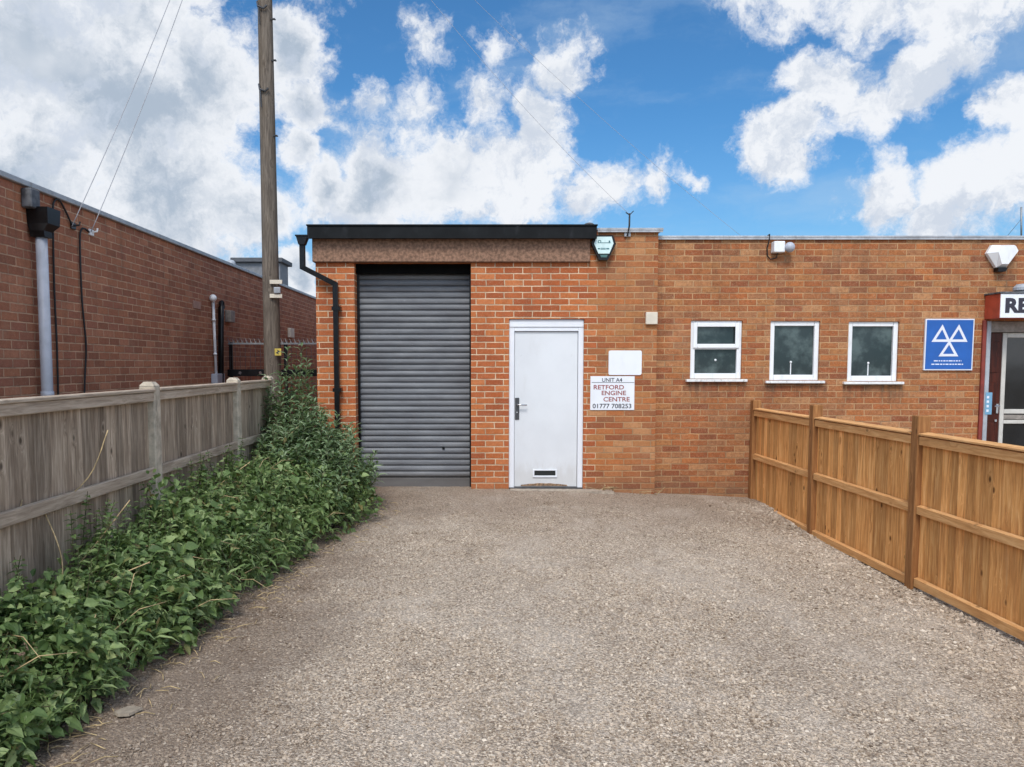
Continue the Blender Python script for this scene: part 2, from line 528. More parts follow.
M['grey_rail'] = wood_mat('weathered_grey_rail', lin(128, 112, 96), lin(176, 159, 140), lin(208, 192, 172), 'y', knot=0.5, tone=0.2)
M['pole'] = wood_mat('weathered_pole_timber', lin(58, 51, 45), lin(106, 96, 86), lin(140, 129, 116), 'z', knot=0.4, tone=0.0, grain=1.3, streak=lin(92, 78, 62))
M['leaf'] = leaf_mat('green_weed_leaf', (0.070, 0.124, 0.036, 1), (0.165, 0.25, 0.082, 1), (0.34, 0.43, 0.18, 1))
M['leaf2'] = leaf_mat('grey_green_shrub_leaf', (0.105, 0.17, 0.075, 1), (0.21, 0.30, 0.15, 1), (0.36, 0.44, 0.27, 1))
M['stem'] = plain('green_brown_stem', (0.10, 0.10, 0.045, 1), 0.7, var=0.3)
M['straw'] = plain('dry_straw', lin(190, 166, 124), 0.8, var=0.3, scale=12)


def shutter_mat():
    mt, t, bs = new_mat('galvanised_shutter')
    p = t.pos()
    n = t.noise(t.vscale(p, (0.35, 1, 1.5)), 5, 6, 0.6)
    isl = t.node('ShaderNodeTexWhiteNoise', 0, {'W': t.m('FLOOR', t.m('DIVIDE', t.sep(p)[2], 0.0745))}, noise_dimensions='1D')
    c = t.ramp(n, [(0.3, lin(98, 99, 103)), (0.5, lin(114, 116, 120)), (0.7, lin(130, 132, 135))])
    v = t.m('ADD', 0.86, t.m('MULTIPLY', isl, 0.24))
    c = t.mix(1.0, c, t.xyz(v, v, v), 'MULTIPLY')
    sp = t.noise(p, 60, 3, 0.7)
    c = t.mix(t.step(sp, 0.68, 0.74), c, lin(176, 178, 180))
    c = t.mix(t.m('MULTIPLY', t.step(t.sep(p)[2], 0.10, 0.22, 1, 0), 0.6), c, lin(92, 84, 76))
    t.put(bs.inputs['Base Color'], c)
    bs.inputs['Metallic'].default_value = 0.0
    bs.inputs['Roughness'].default_value = 0.55
    bs.inputs['Specular IOR Level'].default_value = 0.3
    return mt


def glass_mat(name, col, rough=0.05, refl=None):
    """window glass: opaque sheet, the dim room and patchy reflections put into its colour"""
    mt, t, bs = new_mat(name)
    p = t.pos()
    n = t.noise(p, 5.0, 5, 0.6)
    c = t.mix(t.step(n, 0.4, 0.7), col, refl or tuple(q * 1.6 for q in col[:3]) + (1,))  # paler patches are painted in place of reflections
    t.put(bs.inputs['Base Color'], c)
    t.put(bs.inputs['Roughness'], t.m('ADD', rough, t.m('MULTIPLY', n, 0.08)))
    bs.inputs['Specular IOR Level'].default_value = 0.5
    t.put(bs.inputs['Normal'], t.bump(t.noise(p, 2.0, 2), 0.12, 0.01))
    return mt


M['shutter'] = shutter_mat()
M['pane'] = glass_mat('painted_reflection_glass', (0.022, 0.034, 0.036, 1), 0.06, (0.085, 0.115, 0.112, 1))
M['pane_dark'] = glass_mat('dark_door_glass', (0.008, 0.009, 0.010, 1), 0.05)


def ground_mat():
    mt, t, bs = new_mat('gravel_drive_surface')
    p = t.pos()
    s = t.sep(p)
    c = t.ramp(t.noise(p, 70, 4, 0.7), [(0.34, lin(116, 101, 86)), (0.5, lin(172, 156, 138)), (0.64, lin(216, 200, 181))])
    vor = t.node('ShaderNodeTexVoronoi', 0, {'Vector': p, 'Scale': 95.0})
    vc = t.node('ShaderNodeTexVoronoi', 1, {'Vector': p, 'Scale': 95.0})
    v = t.m('ADD', 0.5, t.m('MULTIPLY', t.sep(vc)[0], 1.0))
    c = t.mix(0.75, c, t.mix(1.0, c, t.xyz(v, v, v), 'MULTIPLY'))
    big = t.noise(t.vscale(p, (1.0, 0.55, 1)), 0.9, 5, 0.6)
    c = t.mix(t.m('MULTIPLY', t.step(big, 0.5, 0.75), 0.35), c, t.mix(0.75, c, lin(124, 106, 88)))
    nr = t.m('ADD', s[1], t.m('MULTIPLY', t.m('SUBTRACT', t.noise(p, 1.1, 5), 0.5), 3.5))
    c = t.mix(t.m('MULTIPLY', t.step(nr, 6.6, 9.4), 0.6), c, t.mix(0.7, c, lin(120, 100, 84)))
    spot = t.noise(t.vscale(p, (1.0, 1.0, 1)), 3.1, 6, 0.68)
    c = t.mix(t.m('MULTIPLY', t.step(spot, 0.56, 0.70), 0.5), c, t.mix(0.6, c, lin(92, 78, 66)))
    pale = t.noise(t.vscale(t.vadd(p, (4.0, 2.0, 0)), (1.0, 0.6, 1)), 1.3, 4, 0.6)
    c = t.mix(t.m('MULTIPLY', t.step(pale, 0.48, 0.66), 0.5), c, t.mix(0.5, c, lin(206, 194, 180)))
    # brown soil beside the weeds, and by the building
    edge = t.m('ADD', s[0], t.m('MULTIPLY', t.m('SUBTRACT', t.noise(p, 1.4, 5), 0.5), 1.3))
    soil = t.step(edge, -1.6, -0.5, 1.0, 0.0)
    c = t.mix(t.m('MULTIPLY', soil, 0.8), c, t.mix(0.8, c, lin(102, 82, 66)))
    t.put(bs.inputs['Base Color'], c)
    bs.inputs['Roughness'].default_value = 0.95
    bs.inputs['Specular IOR Level'].default_value = 0.2
    h = t.m('ADD', t.m('MULTIPLY', vor, -0.8), t.noise(p, 35, 4, 0.7))
    t.put(bs.inputs['Normal'], t.bump(h, 0.9, 0.012))
    return mt


def chip_mat():
    mt, t, bs = new_mat('gravel_chippings')
    isl = t.island()
    p = t.pos()
    s = t.sep(p)
    c = t.ramp(isl, [(0.0, lin(122, 105, 89)), (0.2, lin(160, 143, 125)), (0.5, lin(184, 167, 147)), (0.8, lin(200, 183, 163)), (1.0, lin(218, 204, 185))])
    big = t.noise(t.vscale(p, (1.0, 0.55, 1)), 0.9, 5, 0.6)
    c = t.mix(t.m('MULTIPLY', t.step(big, 0.5, 0.75), 0.35), c, t.mix(0.65, c, lin(124, 106, 88)))
    nr = t.m('ADD', s[1], t.m('MULTIPLY', t.m('SUBTRACT', t.noise(p, 1.1, 5), 0.5), 3.5))
    c = t.mix(t.m('MULTIPLY', t.step(nr, 6.6, 9.4), 0.6), c, t.mix(0.7, c, lin(120, 100, 84)))
    spot = t.noise(t.vscale(p, (1.0, 1.0, 1)), 3.1, 6, 0.68)
    c = t.mix(t.m('MULTIPLY', t.step(spot, 0.56, 0.70), 0.5), c, t.mix(0.6, c, lin(92, 78, 66)))
    pale = t.noise(t.vscale(t.vadd(p, (4.0, 2.0, 0)), (1.0, 0.6, 1)), 1.3, 4, 0.6)
    c = t.mix(t.m('MULTIPLY', t.step(pale, 0.48, 0.66), 0.5), c, t.mix(0.5, c, lin(206, 194, 180)))
    edge = t.m('ADD', s[0], t.m('MULTIPLY', t.m('SUBTRACT', t.noise(p, 1.4, 5), 0.5), 1.3))
    soil = t.step(edge, -1.6, -0.5, 1.0, 0.0)
    c = t.mix(t.m('MULTIPLY', soil, 0.7), c, t.mix(0.7, c, lin(104, 84, 68)))
    t.put(bs.inputs['Base Color'], c)
    bs.inputs['Roughness'].default_value = 0.92
    bs.inputs['Specular IOR Level'].default_value = 0.2
    return mt


M['ground'] = ground_mat()
M['chip'] = chip_mat()


# ------------------------------------------------------------------ ground
def sst(a, b, v):
    k = np.clip((v - a) / (b - a), 0, 1)
    return k * k * (3 - 2 * k)


def gz(x, y):
    x = np.asarray(x, float); y = np.asarray(y, float)
    z = -0.10 * sst(9.75, 6.2, y) - 0.048 * np.clip(x - 0.8, 0, 2.9)
    z = z + 0.012 * np.sin(x * 2.1 + 1.0) * np.sin(y * 1.3 + 0.4) * sst(9.6, 8.6, y)
    z = z - 0.012 * sst(2.4, 3.3, x) * sst(9.4, 8.2, y)
    return z


def grid_axis(lo, hi, st, far):
    a = np.arange(lo, hi + st / 2, st)
    return np.concatenate([[-far, -60, -20], a, [20, 60, far]])


gx = grid_axis(-7, 9, 0.12, 400.0)
gy = grid_axis(-4, 14, 0.12, 400.0)
GX, GY = np.meshgrid(gx, gy)
GZ = gz(np.clip(GX, -7, 9), np.clip(GY, -4, 14))
nv = rng.normal(0, 0.0022, GZ.shape)
GZ = GZ + nv
V = np.stack([GX.ravel(), GY.ravel(), GZ.ravel()], 1)
nx, ny = len(gx), len(gy)
i = np.arange(ny - 1)[:, None] * nx + np.arange(nx - 1)[None, :]
F = np.stack([i, i + 1, i + nx + 1, i + nx], -1).reshape(-1, 4)
go = np_obj('ground', V, F.ravel(), np.full(len(F), 4), M['ground'], smooth=True)
tag(go, kind='structure')


def chips(n, sampler, size_lo, size_hi, name, label):
    """loose angular chippings: squashed, knocked-about blocks lying on the ground"""
    xy = sampler(n)
    n = len(xy)
    z = gz(xy[:, 0], xy[:, 1])
    corner = np.array([(x, y, q) for q in (-1, 1) for y in (-1, 1) for x in (-1, 1)], float)
    sz = size_lo + (size_hi - size_lo) * rng.random(n) ** 2.2
    dim = np.stack([sz, sz * rng.uniform(0.45, 0.95, n), sz * rng.uniform(0.3, 0.6, n)], 1) * 0.5
    c = corner[None] * dim[:, None, :] * (0.62 + 0.42 * rng.random((n, 8, 1)))
    c += rng.normal(0, 0.10, (n, 8, 3)) * sz[:, None, None]
    a = rng.uniform(0, 2 * np.pi, n); b = rng.normal(0, 0.35, n)
    ca, sa, cb, sb = np.cos(a), np.sin(a), np.cos(b), np.sin(b)
    y1 = c[..., 1] * cb[:, None] - c[..., 2] * sb[:, None]
    z1 = c[..., 1] * sb[:, None] + c[..., 2] * cb[:, None]
    x2 = c[..., 0] * ca[:, None] - y1 * sa[:, None]
    y2 = c[..., 0] * sa[:, None] + y1 * ca[:, None]
    V = np.stack([x2 + xy[:, None, 0], y2 + xy[:, None, 1], z1 + z[:, None] + dim[:, None, 2] * rng.uniform(0.0, 0.7, n)[:, None]], -1).reshape(-1, 3)
    q = np.array([(0, 2, 3, 1), (4, 5, 7, 6), (0, 1, 5, 4), (2, 6, 7, 3), (0, 4, 6, 2), (1, 3, 7, 5)])
    F = (q[None] + (np.arange(n) * 8)[:, None, None]).reshape(-1, 4)
    o = np_obj(name, V, F.ravel(), np.full(len(F), 4), M['chip'])
    return tag(o, label, 'gravel', kind='stuff')


def weeds_edge(y):
    """X of the front edge of the weed bed at distance y"""
    return np.interp(y, [2.0, 3.3, 3.6, 4.15, 4.7, 5.5, 6.7, 7.6, 8.4, 9.0, 9.5], [-1.98, -1.90, -1.83, -1.83, -1.76, -1.69, -1.54, -1.33, -1.22, -1.24, -1.40])


def fence_x(y):
    """X of the right fence line"""
    return 3.467 - 0.01375 * y


def drive_pts(n):
    y = 2.2 + (9.8 - 2.2) * rng.random(n) ** 1.25
    x = rng.uniform(-2.3, 3.6, n)
    pn = np.sin(x * 3.1 + np.sin(y * 2.3) * 1.4) * np.sin(y * 2.7 + x) * 0.5 + 0.5
    keep = (rng.random(n) < 0.45 + 0.55 * pn) & (x < fence_x(y) + 0.1) & (x > weeds_edge(y) - 0.25)
    pat = np.sin(x * 1.7 + 2.0 + np.sin(y * 1.1)) * np.sin(y * 1.9 + np.sin(x * 2.2) * 1.2)
    keep &= (pat > -0.25) | (rng.random(n) < 0.45)
    keep &= (y < 8.6 + .4 * np.sin(x * 2.2)) | (rng.random(n) < 0.30)
    keep &= ~((y > 9.70) & (x > -1.6) & (x < 2.1))
    return np.stack([x[keep], y[keep]], 1)


def fence_pts(n):
    y = rng.uniform(2.2, 9.5, n)
    x = fence_x(y) + 0.14 - np.abs(rng.normal(0, 0.38, n))
    return np.stack([x, y], 1)


chips(250000, drive_pts, 0.006, 0.018, 'gravel', 'grey brown gravel chippings spread over the drive')
chips(9000, fence_pts, 0.010, 0.034, 'gravel', 'larger pale gravel stones along the foot of the orange wooden fence')

# ------------------------------------------------------------------ workshop unit
D0 = 9.76
S0 = D0 / 800


def fx(px): return at(px, ROW, D0).x
def fz(py): return at(484, py, D0).z


ub = thing('workshop_building', 'orange brick workshop with grey roller shutter, white door and black roof edge', 'building', (0, D0, 0))
ROW = 300
XL = fx(316)
ROW = 360
XP, XS0, XS1 = fx(656.5), fx(355.2), fx(471)
XD0, XD1, ZD = fx(509), fx(584), fz(319)
ROW = 250
ZL0, ZL1 = fz(263), fz(239)
ZP = fz(231)
bm = BM()
wall_xz(bm, XL, fx(590), -0.4, ZL0 + 0.004, D0, [(XS0, XS1, -0.4, ZL0 + 0.004), (XD0, XD1, -0.4, ZD)], 0.30)
wall_xz(bm, fx(590), XP, -0.4, ZP, D0, [], 0.1)
for q in (((XL, D0, -0.4), (XL, D0, ZL0), (XL, 22, ZL0), (XL, 22, -0.4)),
          ((XL, D0 + .25, ZL0), (XL, D0 + .25, 3.05), (XL, 22, 3.05), (XL, 22, ZL0)),
          ((XP, D0, -0.4), (XP, D0 + 0.4, -0.4), (XP, D0 + 0.4, ZP), (XP, D0, ZP)),
          ((fx(590), D0, ZL0), (fx(590), D0, ZP), (fx(590), D0 + .4, ZP), (fx(590), D0 + .4, ZL0)),
          ((fx(590), D0 + .4, 3.0), (XP, D0 + .4, 3.0), (XP, D0 + .4, ZP), (fx(590), D0 + .4, ZP)),
          ((XP, 22, -.4), (XL, 22, -.4), (XL, 22, 3.05), (XP, 22, 3.05))):
    bm.faces.new([bm.verts.new(c) for c in q])
obj('wall', bm, M['brick_front'], ub)

# concrete beam over shutter and door
bm = BM()
box(bm, fx(313), fx(590) - 0.003, D0 - 0.055, D0 + 0.25, ZL0 + 0.006, ZL1 + 0.01, 0.008)
obj('lintel', bm, M['pebble'], ub)
# roof with black edge
bm = BM()
box(bm, -2.10, XP, D0 + 0.26, 21.9, 3.052, 3.10)
ball(bm, Vector((at(589, 226, 9.85))), 0.07, 1.0, 1.4, 0.55)
rf = obj('roof', bm, M['roof'], ub)
bm = BM()
xa, xb = at(307, 232, 9.6).x, at(597, 232, 9.6).x
zq = lambda py: at(484, py, 9.6).z
box(bm, xa, xb, 9.60, 9.63, zq(238.5), zq(226), 0.004)
box(bm, xa + 0.004, xb - 0.004, 9.634, 9.78, zq(235), zq(227))
box(bm, xa - 0.008, xb + 0.008, 9.585, 9.66, zq(225.9), zq(224.4), 0.003)
box(bm, fx(516), fx(518.5), 9.592, 9.599, zq(238.7), zq(226))
obj('roof_edge', bm, M['black_felt'], ub)
bm = BM()
ROW = 230
box(bm, fx(597), XP + 0.05, D0 - 0.05, D0 + 0.45, ZP + 0.002, ZP + 0.03, 0.003)
box(bm, fx(597) + .003, XP + 0.045, D0 - 0.046, D0 - 0.035, ZP - 0.02, ZP + 0.001)
obj('coping', bm, M['coping'], ub)

# roller shutter
YS = 10.0
bm = BM()
xs0, xs1 = XS0 + 0.012, XS1 - 0.002
z = 0.11
prof = [(0.0, 0.014), (0.003, 0.024), (0.010, 0.024), (0.0125, 0.002), (0.020, -0.007), (0.034, -0.012), (0.050, -0.012), (0.060, -0.008), (0.067, -0.002), (0.070, 0.010)]
prev = None
while z < 3.0:
    for dz, dy in prof:
        cur = (bm.verts.new((xs0, YS + dy * 0.8, z + dz)), bm.verts.new((xs1, YS + dy * 0.8, z + dz)))
        if prev: bm.faces.new((prev[0], prev[1], cur[1], cur[0]))
        prev = cur
    z += 0.0745
sh = obj('roller_shutter', bm, M['shutter'], ub, smooth=False)
bm = BM(); box(bm, xs0, xs1, YS - 0.02, YS + 0.03, -0.02, 0.108, 0.004)
obj('bottom_rail', bm, M['shutter'], sh)
bm = BM()
disc(bm, (at(443.5, 448, YS).x, at(443.5, 448, YS).z), 0.016, YS - 0.022, YS + 0.01, 12)
obj('lock', bm, M['black'], sh)
for s, (a, b) in enumerate(((XS0 + 0.002, XS0 + 0.028), (XS1 - 0.022, XS1 - 0.002))):
    bm = BM(); box(bm, a, b, YS - 0.06, YS - 0.018, -0.05, ZL0 + 0.2)
    obj('guide_rail', bm, M['black'], sh)
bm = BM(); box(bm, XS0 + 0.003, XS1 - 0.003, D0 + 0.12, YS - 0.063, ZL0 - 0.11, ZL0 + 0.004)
obj('shutter_box_shade', bm, plain('shade_black_housing', (0.004, 0.004, 0.004, 1), .95, var=.2, spec=.1), sh)  # housing lengthened and near-black, standing in for shade under the lintel
bm = BM(); box(bm, XS0 - 0.3, XS1 + 0.3, YS + 0.05, YS + 0.07, -0.3, 3.0)
obj('back_panel', bm, M['interior'], ub)

ROW = 474
# white door: frame first, then leaf
bm = BM()
yf = D0 + 0.035
w = 0.066
box(bm, XD0 + .002, XD0 + w, yf, yf + 0.09, -0.03, ZD - 0.002, 0.003)
box(bm, XD1 - w, XD1 - .002, yf, yf + 0.09, -0.03, ZD - 0.002, 0.003)
box(bm, XD0 + w + .001, XD1 - w - .001, yf + .002, yf + 0.09, ZD - 0.145, ZD - 0.003, 0.003)
box(bm, XD0 + .004, XD1 - .004, yf - 0.010, yf - .0015, ZD - 0.095, ZD - 0.004, 0.003)
df = obj('door_frame', bm, M['white'], ub)
bm = BM()
box(bm, XD0 + w + .004, XD1 - w - .004, yf + 0.028, yf + 0.07, 0.022, ZD - 0.150, 0.003)
dl = obj('door', bm, M['door_paint'], ub)
yl = yf + 0.028
c = at(517.5, 409, D0)
bm = BM(); box(bm, c.x - 0.028, c.x + 0.024, yl - 0.010, yl - 0.001, at(0, 420, D0).z, at(0, 398, D0).z, 0.003)
hp = obj('handle_plate', bm, M['steel'], dl)
bm = BM()
tube(bm, [(c.x, yl - .008, c.z + .05), (c.x, yl - .055, c.z + .05), (c.x + .02, yl - .06, c.z + .05), (c.x + .115, yl - .058, c.z + .048)], 0.009, 8)
obj('handle', bm, M['chrome'], dl, True)
bm = BM(); disc(bm, (c.x - .004, c.z - .045), 0.010, yl - .016, yl - .009)
obj('lock_cylinder', bm, M['chrome'], dl)
bm = BM()
lx0, lx1, lz0, lz1 = fx(533), fx(557.5), fz(478), fz(470)
for q in ((lx0, lx1, lz1 - .015, lz1), (lx0, lx1, lz0, lz0 + .022), (lx0, lx0 + .02, lz0 + .023, lz1 - .016), (lx1 - .02, lx1, lz0 + .023, lz1 - .016)):
    box(bm, q[0], q[1], yl - .014, yl - .001, q[2], q[3], .002)
lp = obj('letter_plate', bm, M['white'], dl)
bm = BM(); box(bm, lx0 + .021, lx1 - .021, yl - .004, yl - .001, lz0 + .024, lz1 - .017)
obj('letter_slot', bm, M['interior'], dl)
ROW = 487
bm = BM()
pts = [(fx(521), 0.03)] + [(fx(521 + k * 4.2), 0.045 + 0.028 * math.sin(k / 11 * math.pi) * random.uniform(.6, 1.0)) for k in range(12)] + [(fx(568), 0.03)]
prism(bm, pts, yl - 0.003, yl - 0.001)
obj('rust_patch', bm, M['rust'], dl)
bm = BM(); box(bm, XD0 + .002, XD1 - .002, D0 + .02, D0 + .16, -0.05, 0.018, .003)
obj('threshold', bm, M['steel'], df)
bm = BM(); box(bm, XD0 - 0.3, XD1 + 0.2, D0 + .2, D0 + .22, -0.3, ZD + .2)
obj('back_panel', bm, M['interior'], ub)

# square black downpipe at the left corner
bm = BM()
y = 9.66
pts = [(-2.165, y, 2.97), (-2.165, y, 2.685), (-1.782, y + .03, 2.49), (-1.775, y + .03, -0.1)]
sqtube(bm, pts, 0.060, 0.060)
for zz in (2.18, 1.2):
    box(bm, -1.826, -1.724, y - .008, y + .105, zz, zz + .045)
prism(bm, [(-2.165 - .035, 2.95), (-2.165 + .035, 2.95), (-2.165 + .075, 3.045), (-2.165 - .062, 3.045)], y - .06, y + .05)
box(bm, -2.235, -2.085, y - .07, y + .06, 3.046, 3.062)
obj('downpipe', bm, M['black'], ub)
ROW = 493
# worn step in front of the door
bm = BM()
prism(bm, [(fx(508), -0.06), (fx(615), -0.10), (fx(612), -0.008), (fx(590), 0.004), (fx(510), 0.008)], D0 - 0.16, D0 - 0.004)
obj('door_step', bm, M['step'], ub)

# ------------------------------------------------------------------ neighbouring brick building
D1 = 9.86
S1 = D1 / 800


def rx(px): return at(px, ROW, D1).x
def rz(py): return at(484, py, D1).z


rb = thing('office_building', 'weathered brown brick building with three small white windows and a glazed entrance', 'building', (6.0, D1, -0.1))
ZR = rz(238)
wins = [(690.5, 742, 320.5, 379), (770, 819.5, 321, 380.5), (848, 898.5, 321.5, 381.5)]
ROW = 350
holes = [(rx(a), rx(b), rz(d), rz(c)) for a, b, c, d in wins]
ROW = 340
DX0, DX1, DZ1 = rx(985.5), rx(985.5) + 1.06, rz(321)
holes.append((DX0, DX1, -0.6, DZ1))
bm = BM()
wall_xz(bm, XP + 0.001, 12.0, -0.6, ZR, D1, holes, 0.16)
for q in (((12, D1, -.6), (12, 22, -.6), (12, 22, ZR), (12, D1, ZR)), ((XP + .001, D1 + .3, 2.9), (12, D1 + .3, 2.9), (12, D1 + .3, ZR), (XP + .001, D1 + .3, ZR))):
    bm.faces.new([bm.verts.new(c) for c in q])
obj('wall', bm, M['brick_old'], rb)
bm = BM(); box(bm, XP + 0.002, 12, D1 + .3, 21.9, 2.86, 2.92)
obj('roof', bm, M['roof'], rb)
bm = BM()
box(bm, XP + 0.004, 12.05, D1 - .035, D1 + .34, ZR + .002, ZR + .024, .003)
box(bm, XP + 0.006, 12.05, D1 - .031, D1 - .022, ZR - .022, ZR + .001)
obj('coping', bm, M['coping'], rb)
bm = BM(); box(bm, XP + .05, 11.9, D1 + .42, D1 + .44, -.5, 2.85)
obj('back_panel', bm, M['interior'], rb)
for k, (x0, x1, z0, z1) in enumerate(holes[:3]):
    bm = BM()
    y0 = D1 + 0.022
    w = 0.058
    e = 0.002
    box(bm, x0 + e, x0 + w, y0, y0 + .06, z0 + e, z1 - e, .004)
    box(bm, x1 - w, x1 - e, y0, y0 + .06, z0 + e, z1 - e, .004)
    box(bm, x0 + w + e, x1 - w - e, y0 + .001, y0 + .06, z1 - w, z1 - e, .004)
    box(bm, x0 + w + e, x1 - w - e, y0 + .001, y0 + .06, z0 + e, z0 + w + .012, .004)
    if k == 0:
        zm = rz(347)
        box(bm, x0 + w + e, x1 - w - e, y0 + .001, y0 + .06, zm - .028, zm + .028, .004)
    wo = obj('window', bm, M['upvc'], rb)
    bm = BM()
    box(bm, x0 - .055, x1 + .06, D1 - .055, D1 + .02, z0 - .034, z0 - .003, .004)
    obj('sill', bm, M['sill'], wo)
    if k == 0:
        bm = BM()
        cx0, cx1, cz0, cz1 = x0 + .032, x1 - .032, zm - .012, z1 - .026
        for q in ((cx0, cx0 + .05, cz0, cz1), (cx1 - .05, cx1, cz0, cz1), (cx0 + .051, cx1 - .051, cz1 - .05, cz1), (cx0 + .051, cx1 - .051, cz0, cz0 + .05)):
            box(bm, q[0], q[1], y0 - .016, y0 - .002, q[2], q[3], .004)
        obj('top_sash', bm, M['upvc'], wo)
    bm = BM(); box(bm, x0 + .04, x1 - .04, y0 + .035, y0 + .042, z0 + .05, z1 - .04)
    obj('pane', bm, M['pane'], wo)
    bm = BM()
    px, pz = ((rx(717), rz(360)), (rx(793), rz(362)), (rx(871), rz(363)))[k]
    ball(bm, Vector((px, y0 + .028, pz)), .014, 1, .5, 1)
    if k: box(bm, px - .006, px + .006, y0 + .030, y0 + .0335, z0 + .075, pz - .016)
    obj('latch', bm, M['upvc'], wo)

# entrance: jamb, brown leaf, glazed white door
bm = BM()
box(bm, DX0 - .052, DX0 - .006, D1 - .03, D1 - .002, -.4, DZ1 + .01, .003)
obj('architrave', bm, M['maroon'], rb)
bm = BM()
box(bm, DX0 + .002, DX0 + .054, D1 - .02, D1 + .15, -.4, DZ1 - .002, .003)
box(bm, DX1 - .06, DX1 - .002, D1 - .02, D1 + .15, -.4, DZ1 - .002, .003)
ef = obj('entrance_frame', bm, M['grey_paint'], rb)
bm = BM(); box(bm, DX0 + .064, DX1 - .062, D1 + .01, D1 + .14, DZ1 - .135, DZ1 - .004, .004)
obj('header_board', bm, M['grey_wood'], ef)
yb = D1 + 0.075
ROW = 380
bx0, bx1 = DX0 + .056, rx(1004.6)
bm = BM()
box(bm, bx0, bx1 - .002, yb, yb + .04, -.3, DZ1 - .138)
for zz in (0.62, 1.12, 1.62):
    box(bm, bx0 + .03, bx1 - .04, yb - .010, yb - .001, zz - .19, zz + .19, .006)
bl = obj('wooden_door', bm, M['mahogany'], rb)
bm = BM()
hz = rz(408)
box(bm, bx1 - .052, bx1 - .022, yb - .018, yb - .011, hz - .07, hz + .05, .002)
tube(bm, [(bx1 - .037, yb - .02, hz + .02), (bx1 - .037, yb - .06, hz + .02), (bx1 - .10, yb - .06, hz + .022)], .009)
obj('handle', bm, M['chrome'], bl)
bm = BM(); box(bm, bx1 - .06, bx1 - .03, yb - .012, yb - .001, hz - .175, hz - .145, .003)
obj('lock', bm, M['chrome'], bl)
gx0, gx1 = bx1, DX1 - .064
bm = BM()
wz0, wz1 = -.3, DZ1 - .14
ms = [(gx0, gx0 + .052, wz0, wz1), (gx1 - .06, gx1, wz0, wz1),
      (gx0 + .053, gx1 - .061, wz1 - .06, wz1), (gx0 + .053, gx1 - .061, rz(414), rz(409.5)),
      (gx0 + .053, gx1 - .061, rz(424), rz(420.5)), (gx0 + .053, gx1 - .061, wz0, wz0 + .2)]
for q in ms: box(bm, q[0], q[1], yb - .01, yb + .045, q[2], q[3], .003)
gd = obj('glazed_door', bm, plain('shaded_white_door', lin(196, 192, 184), .45, var=.06, dirt=lin(140, 132, 120), dirt_amt=.4), rb)  # white greyed so its colour holds the shade of the entrance
bm = BM(); box(bm, gx0 + .03, gx1 - .03, yb + .012, yb + .02, wz0 + .1, rz(422)); box(bm, gx0 + .03, gx1 - .03, yb + .012, yb + .02, rz(412), wz1 - .02)
obj('pane', bm, M['pane_dark'], gd)
bm = BM(); box(bm, gx0 + .056, gx1 - .064, yb + .004, yb + .02, rz(420), rz(415), .004)
obj('letter_plate', bm, M['grey_wood'], gd)

# ------------------------------------------------------------------ fittings on the two fronts
def sign_plate(bm, x0, x1, z0, z1, y0, y1, r=0.0, n=5, lean=0.0):
    out = []
    for cx, cz, a0 in ((x1 - r, z1 - r, 0), (x0 + r, z1 - r, 90), (x0 + r, z0 + r, 180), (x1 - r, z0 + r, 270)):
        for k in range(n if r else 1):
            a = R(a0 + (90 * k / (n - 1) if r else 45))
            px, pz = cx + r * math.cos(a) * (1 if r else 0), cz + r * math.sin(a) * (1 if r else 0)
            out.append((px + lean * (pz - z0), pz))
    return prism(bm, out, y0, y1)


ROW = 363
bm = BM(); sign_plate(bm, fx(608.5), fx(641.5), fz(375), fz(350.5), D0 - .012, D0 - .001, .022)
tag(obj('blank_sign', bm, M['paper_white'], None), 'blank white plate with rounded corners on brick above the lettered sign', 'sign')

ROW = 392
ns = thing('name_sign', 'white rectangular sign with red and black lettering beside the white door', 'sign', (fx(612), D0, fz(410)))
bm = BM(); box(bm, fx(590.3), fx(634.3), D0 - .010, D0 - .001, fz(410), fz(376.2), .001)
obj('board', bm, M['paper_white'], ns)
ys = D0 - .0105
sxp = lambda q: fx(580 + q / 6.97)
szp = lambda q: fz(310 + q / 6.97)
text_obj('lettering', 'UNIT A4', sxp(152), sxp(292), szp(487), 27 * S0 / 6.97, ys, M['ink'], ns, .012)
bm = BM(); box(bm, sxp(80), sxp(376), ys - .0015, ys, szp(506.5), szp(503.5))
obj('rule', bm, M['ink'], ns)
text_obj('lettering', 'RETFORD', sxp(94), sxp(305), szp(538), 31 * S0 / 6.97, ys, M['ink_red'], ns, .015)
text_obj('lettering', 'ENGINE', sxp(150), sxp(320), szp(578), 31 * S0 / 6.97, ys, M['ink_red'], ns, .015)
text_obj('lettering', 'CENTRE', sxp(163), sxp(346), szp(622), 31 * S0 / 6.97, ys, M['ink_red'], ns, .015)
text_obj('lettering', '01777 708253', sxp(88), sxp(358), szp(669), 32 * S0 / 6.97, ys, M['ink'], ns, .014)

ROW = 318
bm = BM(); box(bm, fx(645.3), fx(657), D0 - .045, D0 - .001, fz(324.5), fz(312.3), .006)
tag(obj('junction_box', bm, M['beige'], None), 'small square cream box on brick at the edge of the pillar', 'box')

ROW = 248
